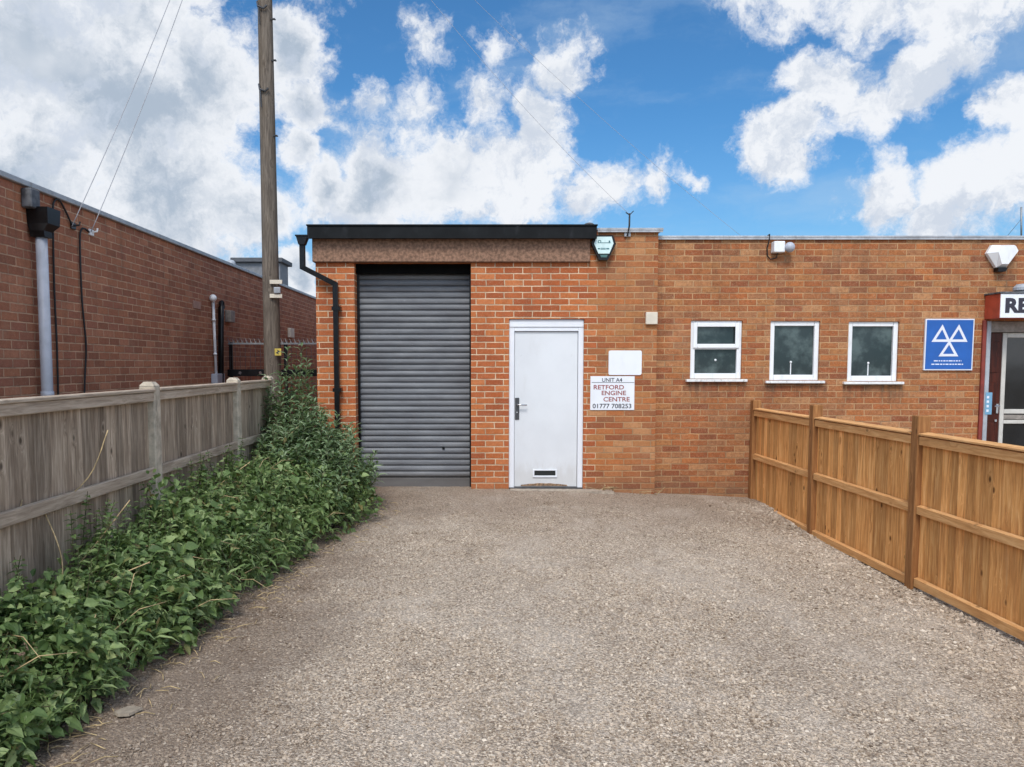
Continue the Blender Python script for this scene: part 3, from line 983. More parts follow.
# hexagonal alarm box beside the black roof edge
ab = thing('alarm_box', 'hexagonal pale teal alarm box in black surround under end of black roof edge', 'alarm box', (fx(602.5), D0, fz(261)))
ox, oz = 580, 205
hexo = [(fx(ox + a / 10.96), fz(oz + b / 10.96)) for a, b in ((148, 344), (350, 344), (382, 438), (296, 612), (200, 612), (118, 438))]
hexi = [(fx(ox + a / 10.96), fz(oz + b / 10.96)) for a, b in ((170, 362), (330, 362), (353, 435), (308, 545), (190, 545), (143, 437))]
bm = BM(); prism(bm, hexo, D0 - .085, D0 - .001)
obj('surround', bm, M['black'], ab)
bm = BM(); prism(bm, hexi, D0 - .103, D0 - .086)
obj('cover', bm, M['pale_teal'], ab)
bm = BM(); prism(bm, [(fx(ox + a / 10.96), fz(oz + b / 10.96)) for a, b in ((208, 556), (292, 556), (280, 585), (220, 585))], D0 - .095, D0 - .0855)
obj('strobe_lens', bm, M['teal'], ab)
bm = BM()
for a, b, c2, d2 in ((180, 425, 320, 432), (186, 400, 214, 407), (182, 407, 190, 425), (210, 407, 218, 425), (300, 405, 316, 424), (182, 486, 206, 500), (212, 484, 268, 491), (212, 496, 268, 502), (274, 486, 306, 500)):
    box(bm, fx(ox + a / 10.96), fx(ox + c2 / 10.96), D0 - .1045, D0 - .1032, fz(oz + d2 / 10.96), fz(oz + b / 10.96))
obj('lettering', bm, M['ink_teal'], ab)

# floodlight with sensor
fl = thing('security_light', 'small white security light with round head high on brown brick wall', 'light', (rx(780), D1, rz(254)))
bm = BM()
box(bm, rx(770.8), rx(781.6), D1 - .12, D1 - .002, rz(253.5), rz(242.5), .008)
obj('housing', bm, M['upvc'], fl)
bm = BM(); ball(bm, Vector((rx(786.3), D1 - .11, rz(248.6))), .062, 1, 1, 1.0)
tube(bm, [(rx(780.5), D1 - .06, rz(248)), (rx(786), D1 - .09, rz(248.4))], .03)
obj('lamp_head', bm, M['grey_pipe'], fl, True)
bm = BM()
tube(bm, [(rx(768), D1 + .1, rz(236)), (rx(768), D1 - .045, rz(235)), (rx(767.8), D1 - .05, rz(240)), (rx(766.5), D1 - .02, rz(248)), (rx(767), D1 - .02, rz(256)), (rx(770), D1 - .02, rz(259.5)), (rx(776), D1 - .02, rz(258)), (rx(777), D1 - .03, rz(253))], .008, 6)
obj('cable', bm, M['cable_black'], fl, True)

# aerial bracket on the pillar
an = thing('aerial_bracket', 'small forked aerial rod on bracket above coping of the brick pillar', 'aerial', at(627, 237, D0))
bm = BM(); box(bm, fx(623.8), fx(630.2), D0 - .03, D0 - .001, fz(237), fz(231), .004)
obj('bracket', bm, M['grey_paint'], an)
bm = BM()
tube(bm, [at(627.3, 236, 9.68), at(629.3, 226, 9.68), at(629.6, 213.5, 9.70)], .011, 6)
tube(bm, [at(629.6, 215, 9.70), at(633.5, 211, 9.72)], .006, 6)
tube(bm, [at(629.6, 215, 9.70), at(625.8, 212.5, 9.72)], .006, 6)
obj('rod', bm, M['cable_black'], an, True)

# blue vehicle testing sign
ROW = 345
ts = thing('testing_sign', 'square blue sign with three white triangles on brown brick wall', 'sign', (rx(947), D1, rz(371)))
bm = BM(); sign_plate(bm, rx(923.3), rx(971.9), rz(370.2), rz(318.9), D1 - .028, D1 - .004, lean=0.006)
obj('border', bm, M['ink_white'], ts)
bm = BM(); sign_plate(bm, rx(924.5), rx(970.8), rz(369.1), rz(320.1), D1 - .030, D1 - .0285, lean=0.006)
obj('face', bm, M['blue'], ts)
bm = BM()
tp = lambda a, b: (rx(915 + a / 10.95), rz(310 + b / 10.95))


def tri_ring(bm, A, B, C, y, t):
    o = [Vector((p[0], p[1])) for p in (A, B, C)]
    cen = (o[0] + o[1] + o[2]) / 3
    q = []
    for k in range(3):
        a, b, c = o[k - 1], o[k], o[(k + 1) % 3]
        u, v = (a - b).normalized(), (c - b).normalized()
        half = math.acos(max(-1, min(1, u.dot(v)))) / 2
        q.append(b + (u + v).normalized() * (t / math.sin(half)))
    vo = [bm.verts.new((p.x, y, p.y)) for p in o]
    vi = [bm.verts.new((p.x, y, p.y)) for p in q]
    for k in range(3):
        bm.faces.new((vo[k], vo[(k + 1) % 3], vi[(k + 1) % 3], vi[k]))


tri_ring(bm, tp(278, 158), tp(163, 350), tp(372, 350), D1 - .0315, .030)
tri_ring(bm, tp(457, 158), tp(342, 350), tp(557, 350), D1 - .0325, .030)
tri_ring(bm, tp(357, 330), tp(245, 508), tp(462, 508), D1 - .0335, .030)
obj('triangles', bm, M['ink_white'], ts)
for row, (a, b, zc) in enumerate(((198, 500, 557), (172, 525, 594))):
    bm = BM()
    xq = a
    while xq < b:
        wq = random.choice((16, 24, 34, 44))
        x0, z0 = tp(xq, zc + 6); x1, z1 = tp(min(b, xq + wq), zc - 6)
        box(bm, x0, x1, D1 - .0312, D1 - .0303, z0, z1)
        xq += wq + 9
    obj('small_print', bm, M['ink_white'], ts)

# white alarm box over the entrance
ROW = 258
wb = thing('alarm_box', 'white faceted alarm box with dark base above the entrance canopy', 'alarm box', (rx(999), D1, rz(272)))
ap = lambda a, b: (rx(940 + a / 3.07), rz(200 + b / 3.07))
bm = BM()
back = [ap(*q) for q in ((150, 140), (218, 140), (228, 163), (196, 209), (166, 209), (136, 165))]
front = [ap(*q) for q in ((166, 146), (212, 146), (220, 160), (192, 200), (172, 200), (160, 164))]
prism(bm, back, D1 - .05, D1 - .002)
prism(bm, back, D1 - .12, D1 - .052, front)
obj('cover', bm, M['upvc'], wb)
bm = BM(); prism(bm, [ap(*q) for q in ((167, 210), (196, 210), (189, 222), (166, 222))], D1 - .09, D1 - .002)
obj('base', bm, M['black'], wb)

ROW = 305
# entrance canopy with its lettered face
cs = thing('canopy_sign', 'projecting red sided canopy sign with black letters on white face over the entrance', 'sign', (rx(985) + .55, D1, rz(320)))
YC = 9.56
cx0, cx1 = rx(984.6), rx(984.6) + 1.5
cz0, cz1 = at(0, 318, YC).z, at(0, 293.5, YC).z
bm = BM(); box(bm, cx0, cx1, YC + .012, D1 - .002, cz0, cz1, .003)
obj('case', bm, M['red_panel'], cs)
bm = BM(); box(bm, cx0 - .015, cx1 + .015, YC - .012, D1 - .002, cz1 + .002, cz1 + .022, .002)
obj('capping', bm, M['lead'], cs)
bm = BM(); box(bm, cx0 + .004, cx1 - .004, YC, YC + .010, cz0 + .004, cz1 - .003, .001)
obj('sign_face', bm, M['paper_white'], cs)
l0 = at(1005.3, 305, YC).x
text_obj('lettering', 'RECEPTION', l0, l0 + 1.34, at(0, 305.4, YC).z, .181, YC - .001, M['ink'], cs, .05)
bm = BM()
lc = at(1026, 286, 9.72)
tube(bm, [(lc.x, lc.y, cz1 + .021), (lc.x, lc.y, cz1 + .05)], .10, 16)
tube(bm, [(lc.x, lc.y, cz1 + .051), (lc.x, lc.y, cz1 + .085), (lc.x, lc.y, cz1 + .125)], [.135, .135, .10], 16)
tag(obj('vent_cap', bm, M['grey_paint'], None), 'round grey cap standing on top of the entrance canopy sign', 'vent')
st = thing('door_notice', 'narrow pale blue notice with white marks beside the brown entrance door', 'sign', at(988.5, 414, 9.83))
nx0, nx1 = at(985.6, 403, 9.83).x, at(992.2, 403, 9.83).x
bm = BM(); box(bm, nx0, nx1, 9.834, 9.838, at(0, 414.5, 9.83).z, at(0, 392.5, 9.83).z)
obj('card', bm, plain('pale_blue_notice', lin(112, 160, 190), .4, var=.05), st)
for q in (396, 400.5, 405, 409.5):
    bm = BM()
    box(bm, nx0 + .015, nx0 + .043, 9.8325, 9.8335, at(0, q + 2.4, 9.83).z, at(0, q, 9.83).z)
    obj('mark', bm, M['ink_white'], st)
bm = BM()
tube(bm, [at(1021.3, 243, 10.6), at(1021.3, 207, 10.6)], .010, 6)
tube(bm, [at(1021.3, 219, 10.6), at(1004, 240, 10.9)], .003, 5)
tag(obj('aerial_mast', bm, M['galv'], None, True), 'thin metal mast with a stay wire rising behind the coping at far right', 'aerial')

# ------------------------------------------------------------------ left building
XW = -3.8
ZW = 3.043
lb = thing('warehouse_building', 'long low brown brick building behind the grey fence with pale coping', 'building', (XW, 12, 0))
bm = BM()
for q in (((XW, -4, -.4), (XW, 30, -.4), (XW, 30, ZW - .05), (XW, -4, ZW - .05)),
          ((XW, 30, -.4), (-14, 30, -.4), (-14, 30, ZW - .05), (XW, 30, ZW - .05)),
          ((-14, -4, -.4), (XW, -4, -.4), (XW, -4, ZW - .05), (-14, -4, ZW - .05)),
          ((XW - .25, 30, 2.7), (XW - .25, -4, 2.7), (XW - .25, -4, ZW - .05), (XW - .25, 30, ZW - .05))):
    bm.faces.new([bm.verts.new(c) for c in q])
obj('wall', bm, M['brick_left'], lb)
bm = BM(); box(bm, -14, XW - .255, -4, 30, 2.66, 2.70)
obj('roof', bm, M['roof'], lb)
bm = BM(); box(bm, XW - .27, XW + .035, -4, 30.03, ZW - .048, ZW, .006)
obj('coping', bm, plain('pale_metal_coping', lin(172, 174, 176), .5, .2, var=.1, dirt=lin(110, 106, 100), dirt_amt=.5), lb)
# plant room on its roof
pr = BM()
p0, p1 = at(234, 265, 20.0), at(280, 265, 20.0)
box(pr, p0.x, p1.x, 20, 20.8, 2.70, at(0, 262.5, 20).z)
po = obj('plant_room', pr, M['grey_box'], lb)
bm = BM(); box(bm, p0.x - .06, p1.x + .08, 19.9, 20.95, at(0, 262.4, 20).z, at(0, 258, 20).z, .01)
obj('roof_cap', bm, plain('dark_roof_cap', lin(84, 86, 90), .7), po)
bm = BM(); ball(bm, at(231, 264, 19.2), .11, 1, 1, .9); box(bm, at(231, 0, 19.2).x - .05, at(231, 0, 19.2).x + .05, 19.1, 19.3, 2.70, at(0, 266, 19.2).z)
obj('roof_vent', bm, M['grey_paint'], lb)
# rainwater outlet, hopper and downpipe
bm = BM(); box(bm, XW + .002, -3.71, 6.67, 6.81, 2.815, 2.975, .01)
obj('outlet', bm, M['lead'], lb)
bm = BM()
a = [bm.verts.new((x, y, 2.835)) for x, y in ((XW + .003, 6.74), (-3.62, 6.74), (-3.62, 6.95), (XW + .003, 6.95))]
b = [bm.verts.new((x, y, 2.70)) for x, y in ((XW + .003, 6.75), (-3.625, 6.75), (-3.625, 6.94), (XW + .003, 6.94))]
c = [bm.verts.new((x, y, 2.64)) for x, y in ((-3.775, 6.74), (-3.655, 6.74), (-3.655, 6.87), (-3.775, 6.87))]
d = [bm.verts.new((x, y, 2.59)) for x, y in ((-3.775, 6.75), (-3.655, 6.75), (-3.655, 6.87), (-3.775, 6.87))]
for p, q in ((a, b), (b, c), (c, d)):
    for k in range(4): bm.faces.new((p[k], p[(k + 1) % 4], q[(k + 1) % 4], q[k]))
bm.faces.new(a); bm.faces.new(d[::-1])
bmesh.ops.recalc_face_normals(bm, faces=bm.faces)
obj('hopper', bm, M['black'], lb)
bm = BM()
tube(bm, [(-3.716, 6.81, 2.60), (-3.716, 6.81, 0.0)], .046, 16)
tube(bm, [(-3.716, 6.81, 1.30), (-3.716, 6.81, 1.24)], .052, 16)
obj('downpipe', bm, M['grey_pipe'], lb, True)


def wallpt(px, py, off=0.02):
    d = (XW + off) * 800 / (px - 484) * (CP + (PY0 - py) / 800 * SP)
    return Vector((XW + off, d, at(px, py, d).z))


def spline(pts, n=6):
    """points of a smooth curve through pts"""
    P = [Vector(p) for p in pts]
    P = [P[0] * 2 - P[1]] + P + [P[-1] * 2 - P[-2]]
    out = []
    for k in range(1, len(P) - 2):
        for s in range(n):
            t = s / n
            a, b, c, d = P[k - 1:k + 3]
            out.append(0.5 * ((2 * b) + (c - a) * t + (2 * a - 5 * b + 4 * c - d) * t * t + (3 * b - a - 3 * c + d) * t ** 3))
    out.append(P[-2])
    return out


bm = BM()
tube(bm, spline([wallpt(72, 225.5), wallpt(66, 212), wallpt(59, 200), wallpt(54, 202), wallpt(53, 215), wallpt(54, 280), wallpt(57, 350), wallpt(58.5, 410)]), .009, 6)
tag(obj('wall_cable', bm, M['cable_black'], None, True), 'black cable looping up then down brown wall just beside the grey downpipe', 'cable', 'cables on the left wall')
bm = BM()
tube(bm, spline([wallpt(89, 232), wallpt(84, 228.5), wallpt(80.5, 232), wallpt(80, 250), wallpt(82, 300), wallpt(86, 345), wallpt(85, 375), wallpt(84, 410)]), .009, 6)
tag(obj('wall_cable', bm, M['cable_black'], None, True), 'wavy black cable down brown wall, the one farther from the grey downpipe', 'cable', 'cables on the left wall')
# white conduit with lamp, black pipe, boxes on the wall
wc = thing('wall_conduit', 'thin white conduit with round cap and square box at its foot on brown wall', 'conduit', wallpt(214, 384))
bm = BM()
tube(bm, [wallpt(213, 300, .03), wallpt(216.3, 377, .03)], .019, 10)
ball(bm, wallpt(213, 298, .05), .05)
for q in (320, 354):
    ball(bm, wallpt(213 + (q - 300) * .04, q, .035), .03, 1, 1, .6)
obj('pipe', bm, M['upvc'], wc, True)
bm = BM(); c = wallpt(215, 380, .002); box(bm, XW + .002, XW + .09, c.y - .16, c.y + .16, c.z - .08, c.z + .09, .006)
obj('box', bm, M['grey_pipe'], wc)
bm = BM()
tube(bm, [wallpt(222.5, 307, .01), wallpt(221.6, 303, .05), wallpt(221, 307, .06), wallpt(221, 400, .06)], .040, 10)
tag(obj('black_vent_pipe', bm, M['black'], None, True), 'black vertical pipe beside the thin white conduit on brown wall', 'pipe')
for q in ((229, 316.5, .10, .085, .09, 'grey_wood', 'small grey weathered box on brown wall right of black pipe'),
          (291, 333, .16, .09, .06, 'beige', 'small cream box on far end of brown wall beyond the pole')):
    c = wallpt(q[0], q[1], .03)
    bm = BM(); box(bm, XW + .002, XW + q[4], c.y - q[2], c.y + q[2], c.z - q[3], c.z + q[3], .006)
    tag(obj('wall_box', bm, M[q[5]], None), q[6], 'box')
bm = BM(); c = wallpt(197, 305, .01); box(bm, XW + .001, XW + .015, c.y - .13, c.y + .13, c.z - .05, c.z + .05, .003)
tag(obj('wall_patch', bm, plain('pale_patch', lin(172, 136, 120), .9), None), 'small square pale pink plate on brown wall left of white conduit', 'plate')

# barrier with spiked top across the gap between the buildings
gt = thing('security_gate', 'dark steel mesh gate with spiked top behind the pole between the buildings', 'gate', (-2.9, 11.8, 0))
YG = 11.8
bm = BM()
box(bm, XW + .03, -2.1, YG - .03, YG + .03, 1.36, 1.46, .004)
for x in (XW + .04, -2.95, -2.13): box(bm, x, x + .05, YG + .032, YG + .075, 0, 1.86)
box(bm, XW + .03, -2.1, YG + .032, YG + .062, 0.15, 0.2)
obj('frame', bm, M['black'], gt)
for k in range(5):
    bm = BM(); disc(bm, (XW + .22 + k * .30, 1.41), .022, YG - .045, YG - .031, 10)
    obj('bolt', bm, M['chrome'], gt)
bm = BM()
x = XW + .06
while x < -2.1:
    box(bm, x, x + .005, YG + .012, YG + .016, .2, 1.84); x += .075
z = .25
while z < 1.84:
    box(bm, XW + .04, -2.1, YG + .018, YG + .022, z, z + .005); z += .2
obj('mesh', bm, M['steel'], gt)
bm = BM()
box(bm, XW + .04, -2.1, YG - .01, YG + .005, 1.825, 1.85)
x = XW + .06
while x < -2.1:
    for s in (-1, 1):
        tube(bm, [(x, YG, 1.84), (x + s * .03, YG - .02 * s, 1.915)], [.006, .002], 5)
    x += .065
obj('spikes', bm, M['galv'], gt)

# ------------------------------------------------------------------ utility pole
pl = thing('utility_pole', 'tall weathered grey wooden utility pole behind end of the grey fence', 'utility pole', (-2.745, 10.5, 0))


def polex(z): return -2.765 - .002 * z


bm = BM()
zs = [-.3] + [k * .75 for k in range(13)]
tube(bm, [(polex(z), 10.5, z) for z in zs], [.116 - .0040 * max(z, 0) for z in zs], 20)
obj('shaft', bm, M['pole'], pl, True)
bm = BM()
for py, s in ((21, 1), (62, 1), (137, 1)):
    c = at(0, py, 10.5).z
    bm = BM()
    tube(bm, [(polex(c) + .05, 10.46, c), (polex(c) + .135, 10.44, c), (polex(c) + .14, 10.44, c - .012)], .012, 6)
    obj('step_iron', bm, M['steel'], pl)
for py in (10, 92):
    c = at(0, py, 10.5).z
    bm = BM()
    tube(bm, [(polex(c) - .085, 10.45, c + .08), (polex(c) - .06, 10.39, c), (polex(c) + .01, 10.38, c - .03), (polex(c) + .05, 10.385, c + .01)], .014, 6)
    tube(bm, [(polex(c) - .055, 10.39, c - .01), (polex(c) - .045, 10.392, c - .22)], [.012, .006], 6)
    obj('cable_hook', bm, M['steel'], pl)
for py in (282, 296):
    c = at(276.5, py, 10.38)
    bm = BM(); box(bm, c.x - .085, c.x + .075, 10.366, 10.385, c.z - .026, c.z + .026, .003)
    obj('number_plate', bm, M['beige'], pl)
c = at(277, 290, 10.38)
bm = BM(); box(bm, c.x - .035, c.x + .05, 10.345, 10.384, c.z - .045, c.z + .035, .008)
obj('junction_box', bm, M['grey_paint'], pl)
c = at(278, 352, 10.37)
bm = BM(); prism(bm, [(c.x - .042, c.z - .045), (c.x + .042, c.z - .045), (c.x + .042, c.z + .045), (c.x - .042, c.z + .045)], 10.366, 10.372)
wp = obj('warning_plate', bm, M['yellow'], pl)
bm = BM(); prism(bm, [(c.x - .026, c.z - .008), (c.x + .011, c.z - .03), (c.x + .002, c.z - .004), (c.x + .026, c.z + .008), (c.x - .011, c.z + .032), (c.x - .003, c.z + .005)], 10.363, 10.3655)
obj('symbol', bm, M['ink'], wp)
bm = BM(); ztop = 8.75
tube(bm, [(polex(ztop), 10.5, ztop - .06), (polex(ztop), 10.5, ztop + .06)], .098, 16)
obj('top_band', bm, M['steel'], pl)


def wire(S, E, sag, r, label, n=36):
    S, E = Vector(S), Vector(E)
    pts = []
    for k in range(n + 1):
        t = k / n
        p = S.lerp(E, t)
        p.z -= 4 * sag * t * (1 - t)
        pts.append(p)
    bm = BM(); tube(bm, pts, r, 5)
    tag(obj('overhead_cable', bm, M['cable'], None, True), label, 'cable', 'telephone cables from the pole')


top = Vector((polex(8.75) - .09, 10.42, 8.75))
wire(wallpt(72, 226, .03), top, .18, .0042, 'thin overhead cable to hook nearest the grey downpipe on left wall')
wire(wallpt(91, 232, .03), top + Vector((.03, 0, -.05)), .20, .0042, 'thin overhead cable to second hook along the left brown wall')
top2 = Vector((polex(8.75) + .1, 10.45, 8.75))
wire(at(629, 214, 9.70), top2, .28, .0020, 'faint overhead cable descending to the forked aerial rod on brick pillar')
wire(at(741, 236, 9.95), top2 + Vector((0, 0, -.05)), .22, .0018, 'faint overhead cable descending to coping left of the security light')
for k, px in ((0, 72), (1, 90)):
    c = wallpt(px, (226, 232.5)[k], .0)
    bm = BM()
    box(bm, XW + .001, XW + .02, c.y - .04, c.y + .04, c.z - .03, c.z + .03, .004)
    tube(bm, [(XW + .01, c.y, c.z), (XW + .07, c.y, c.z + .01), (XW + .075, c.y, c.z + .04)], .009, 6)
    tag(obj('cable_hook', bm, (M['steel'], M['upvc'])[k], None), ('dark cable hook on brown wall nearest the grey downpipe', 'pale cable hook on brown wall, farther from the grey downpipe')[k], 'hook', 'cable hooks on the left wall')

# ------------------------------------------------------------------ left grey fence (concrete posts)
LF = -2.39
posts_y = [-.16, 1.76, 3.70, 5.72, 7.64, 8.85]
gf = thing('panel_fence', 'weathered grey wooden panel fence between concrete posts above the weeds', 'fence', (LF, 5.7, 0))
for y in posts_y:
    bm = BM()
    h = 1.405
    for q in ((LF - .055, LF + .055, y - .055, y + .055, -.3, h - .03),):
        box(bm, *q, .008)
    a = [bm.verts.new((LF + sx * .053, y + sy * .053, h - .029)) for sx, sy in ((-1, -1), (1, -1), (1, 1), (-1, 1))]
    b = [bm.verts.new((LF + sx * .03, y + sy * .03, h)) for sx, sy in ((-1, -1), (1, -1), (1, 1), (-1, 1))]
    for k in range(4): bm.faces.new((a[k], a[(k + 1) % 4], b[(k + 1) % 4], b[k]))
    bm.faces.new(b)
    obj('post', bm, M['concrete'], gf)
for ya, yb2 in zip(posts_y, posts_y[1:]):
    ya, yb2 = ya + .035, yb2 - .035
    zt = 1.345 + random.uniform(-.008, .006)
    bm = BM()
    y = ya + .06 if ya < .1 else ya
    while y < yb2 - .02:
        w = random.uniform(.085, .125)
        ye = min(y + w, yb2)
        box(bm, LF - .012 + random.uniform(-.003, .003), LF + .004 + random.uniform(-.003, .004), y + .0008, ye + .007, .12 + random.uniform(-.02, .02), zt - .02 + random.uniform(-.004, .002), rot=Matrix.Rotation(R(random.uniform(-6.5, -4)), 3, 'Z'))
        y = ye
    obj('boards', bm, M['grey_board'], gf)
    for z0, z1, xo in ((zt - .068, zt - .004, .052), (.725, .80, .044), (.15, .22, .044)):
        bm = BM(); box(bm, LF + .012, LF + xo, ya + .004, yb2 - .004, z0, z1, .005, rot=Matrix.Rotation(R(random.uniform(-.2, .2)), 3, 'X'))
        obj('rail', bm, M['grey_rail'], gf)
    bm = BM(); box(bm, LF - .03, LF + .062, ya + .006, yb2 - .006, zt - .003, zt + .018, .004)
    obj('capping_rail', bm, M['grey_rail'], gf)

# ------------------------------------------------------------------ right orange fence (timber posts)
pf = thing('panel_fence', 'orange brown wooden panel fence with square timber posts on the gravel', 'fence', (fence_x(7), 7, -.2))
ry = [9.80, 8.055, 6.178, 4.30, 2.42, 0.52]
ptop = [1.095, 1.125, 1.135, 1.12, 1.13, 1.12]
for y, zt in zip(ry, ptop):
    xc = fence_x(y)
    bm = BM(); box(bm, xc - .052, xc + .048, y - .05, y + .05, -.5, zt, .006, rot=Matrix.Rotation(R(random.uniform(-.5, .5)), 3, 'Y'))
    obj('post', bm, M['pine_post'], pf)
for yb3, ya3 in zip(ry, ry[1:]):
    ya, yb2 = ya3 + .055, yb3 - .055
    zt = 0.992 + random.uniform(-.006, .006)
    zb = -.20 + random.uniform(-.012, .006)
    bm = BM()
    y = ya
    while y < yb2 - .015:
        w = random.uniform(.088, .115)
        ye = min(y + w, yb2)
        xc = fence_x((y + ye) / 2)
        box(bm, xc + .000 + random.uniform(-.002, .003), xc + .014 + random.uniform(-.002, .003), y + .0008, ye + .006, zb + random.uniform(-.005, .005), zt - .02, rot=Matrix.Rotation(R(random.uniform(4.0, 6.5)), 3, 'Z'))
        y = ye
    obj('boards', bm, M['pine'], pf)

    def rail(name, z0, z1, xo, xi, e=.004):
        bm = BM()
        vs = []
        for y in (ya + e, yb2 - e):
            x = fence_x(y)
            for xx, zz in ((x - xo, z0), (x + xi, z0), (x + xi, z1), (x - xo, z1 - .010)):
                vs.append(bm.verts.new((xx, y, zz)))
        for q in ((0, 1, 2, 3), (7, 6, 5, 4), (0, 4, 5, 1), (1, 5, 6, 2), (2, 6, 7, 3), (3, 7, 4, 0)): bm.faces.new([vs[k] for k in q])
        bmesh.ops.recalc_face_normals(bm, faces=bm.faces)
        obj(name, bm, M['pine_rail'], pf)
    rail('rail', zt - .085, zt - .012, .040, -.008)
    rail('rail', .375, .445, .040, -.008)
    rail('rail', zb + .004, zb + .075, .040, -.008)
    rail('capping_rail', zt - .010, zt + .012, .050, .03)

# ------------------------------------------------------------------ plants
def leaves(P, D, N, L, W, droop=0.25, fold=0.3):
    """leaf blades: P base, D direction, N face normal, L length, W half width -> verts, faces, sizes"""
    n = len(P)
    D = D / np.linalg.norm(D, axis=1, keepdims=True)
    Sx = np.cross(D, N)
    Sx /= np.linalg.norm(Sx, axis=1, keepdims=True) + 1e-9
    N = np.cross(Sx, D)
    L = L[:, None]; W = W[:, None]
    dn = np.array([[0, 0, -1.0]])
    m0 = P
    m1 = P + D * L * .33 + N * L * .03
    m2 = P + D * L * .70 + dn * L * droop * .35
    tp_ = P + D * L * 1.0 + dn * L * droop
    up = N * W * fold
    L1, R1 = m1 - Sx * W + up, m1 + Sx * W + up
    L2, R2 = m2 - Sx * W * .68 + up * .7, m2 + Sx * W * .68 + up * .7
    V = np.stack([m0, m1, m2, tp_, L1, R1, L2, R2], 1).reshape(-1, 3)
    tri = [(0, 5, 1), (0, 1, 4), (2, 7, 3), (2, 3, 6)]
    quad = [(1, 5, 7, 2), (1, 2, 6, 4)]
    base = (np.arange(n) * 8)[:, None]
    flat = np.concatenate([np.array(sum([list(q) for q in tri + quad], []))[None, :] + base], 1)
    sizes = np.tile([3, 3, 3, 3, 4, 4], n)
    return V, flat.ravel(), sizes


def unit(v):
    return v / (np.linalg.norm(v, axis=1, keepdims=True) + 1e-9)


def bed_top(y):
    return np.interp(y, [2.0, 3.2, 4.0, 4.5, 4.9, 5.3, 6.0, 6.4, 7.2, 8.0, 8.7, 9.4], [.40, .46, .58, .72, .62, .68, .76, .82, .76, .76, .84, .7])


n = 19000
y = 1.8 + 6.9 * rng.random(n) ** 1.15
lump = 0.80 + 0.22 * np.sin(y * 5.3 + .7) * np.sin(y * 2.1) + 0.13 * np.sin(y * 11.0) + .06 * np.sin(y * 27)
th = rng.random(n) ** 0.9 * np.pi / 2
sh_ = 1 - 0.34 * rng.random(n) ** 1.5 + .10 * rng.random(n) ** 3
xe = weeds_edge(y) + 0.05 * np.sin(y * 9) + .06 * np.sin(y * 4.1 + 1) + .03 * np.sin(y * 23)
hx = (xe - (LF + .06)) * sh_
hz_ = bed_top(y) * lump * sh_
bulge = 1 + .12 * np.sin(th * 5 + y * 6) * np.sin(y * 7.7 + th * 3)
X = LF + .06 + hx * np.cos(th) ** .75 * bulge
Z = gz(X, y) + hz_ * np.sin(th) ** .8 * bulge + .015
out = np.stack([np.cos(th), rng.normal(0, .25, n), np.sin(th) + .1], 1)
N = unit(out * .55 + np.array([0.15, -.15, .5]) + rng.normal(0, .48, (n, 3)))
Dr = unit(out * .5 + rng.normal(0, .75, (n, 3)) + np.array([.35, -.15, -.15]))
L = rng.uniform(.026, .078, n) * (0.75 + .5 * rng.random(n))
wv, wf, ws = leaves(np.stack([X, y, Z], 1), Dr, N, L, L * rng.uniform(.27, .38, n), .28, .25)
# leggy shoots standing proud of the bed
sP, sD, sN, sL, sW = [], [], [], [], []
shoot_pts = []
for k in range(300):
    yy = 2.3 + 6.2 * random.random()
    xa = LF + .08 + (float(weeds_edge(yy)) - LF - .15) * random.random() ** 1.3
    rel = (xa - LF) / (float(weeds_edge(yy)) - LF)
    zb = float(gz(xa, yy)) + float(bed_top(yy)) * .8 * math.sqrt(max(.05, 1 - rel ** 2))
    hgt = random.uniform(.06, .32) ** 1.15 * (1.35 - rel * .7)
    lean = Vector((random.gauss(.08, .16), random.gauss(0, .16), 1)).normalized()
    pts = [Vector((xa, yy, zb - .12)) + lean * (hgt + .12) * q + Vector((lean.x, lean.y, 0)) * (q * q * .06) for q in (0, .33, .66, 1)]
    shoot_pts.append(pts)
    nn = int(5 + hgt * 22)
    for j in range(nn):
        q = .25 + .75 * j / nn
        c = pts[0].lerp(pts[3], q)
        for s in (0, math.pi):
            a = j * 1.4 + s + random.uniform(-.4, .4)
            sP.append(c); sD.append((math.cos(a), math.sin(a), random.uniform(-.1, .5)))
            sN.append((random.gauss(0, .25), random.gauss(0, .25), 1))
            l = random.uniform(.05, .085) * (1.1 - .5 * q); sL.append(l); sW.append(l * random.uniform(.26, .34))
v2, f2, s2 = leaves(np.array(sP), np.array(sD), np.array(sN), np.array(sL), np.array(sW), .25, .3)
# narrow blades and long leaves mixed through the bed and along its ragged front
nb = 3600
yb_ = 2.0 + 6.6 * rng.random(nb)
tb = rng.random(nb)
xb_ = LF + .08 + (weeds_edge(yb_) + .07 - LF - .08) * np.sqrt(tb)
zb_ = gz(xb_, yb_) + bed_top(yb_) * np.sqrt(np.clip(1 - ((xb_ - LF) / (weeds_edge(yb_) + .08 - LF)) ** 2, 0.0, 1)) * rng.uniform(.55, .98, nb)
ab = rng.uniform(0, 2 * np.pi, nb)
Db = np.stack([np.cos(ab) * .6 + .25, np.sin(ab) * .6, rng.uniform(.1, 1.2, nb)], 1)
Nb = unit(np.stack([rng.normal(0, .5, nb), rng.normal(0, .5, nb), np.ones(nb)], 1))
Lb = rng.uniform(.06, .17, nb)
v3, f3, s3 = leaves(np.stack([xb_, yb_, zb_], 1), Db, Nb, Lb, rng.uniform(.0035, .012, nb), .45, .4)
Va = np.concatenate([wv, v2, v3]); Fa = np.concatenate([wf, f2 + len(wv), f3 + len(wv) + len(v2)]); Sa = np.concatenate([ws, s2, s3])
wo = np_obj('weeds', Va, Fa, Sa, M['leaf'], smooth=False, origin=(-2.1, 5.5, -.1))
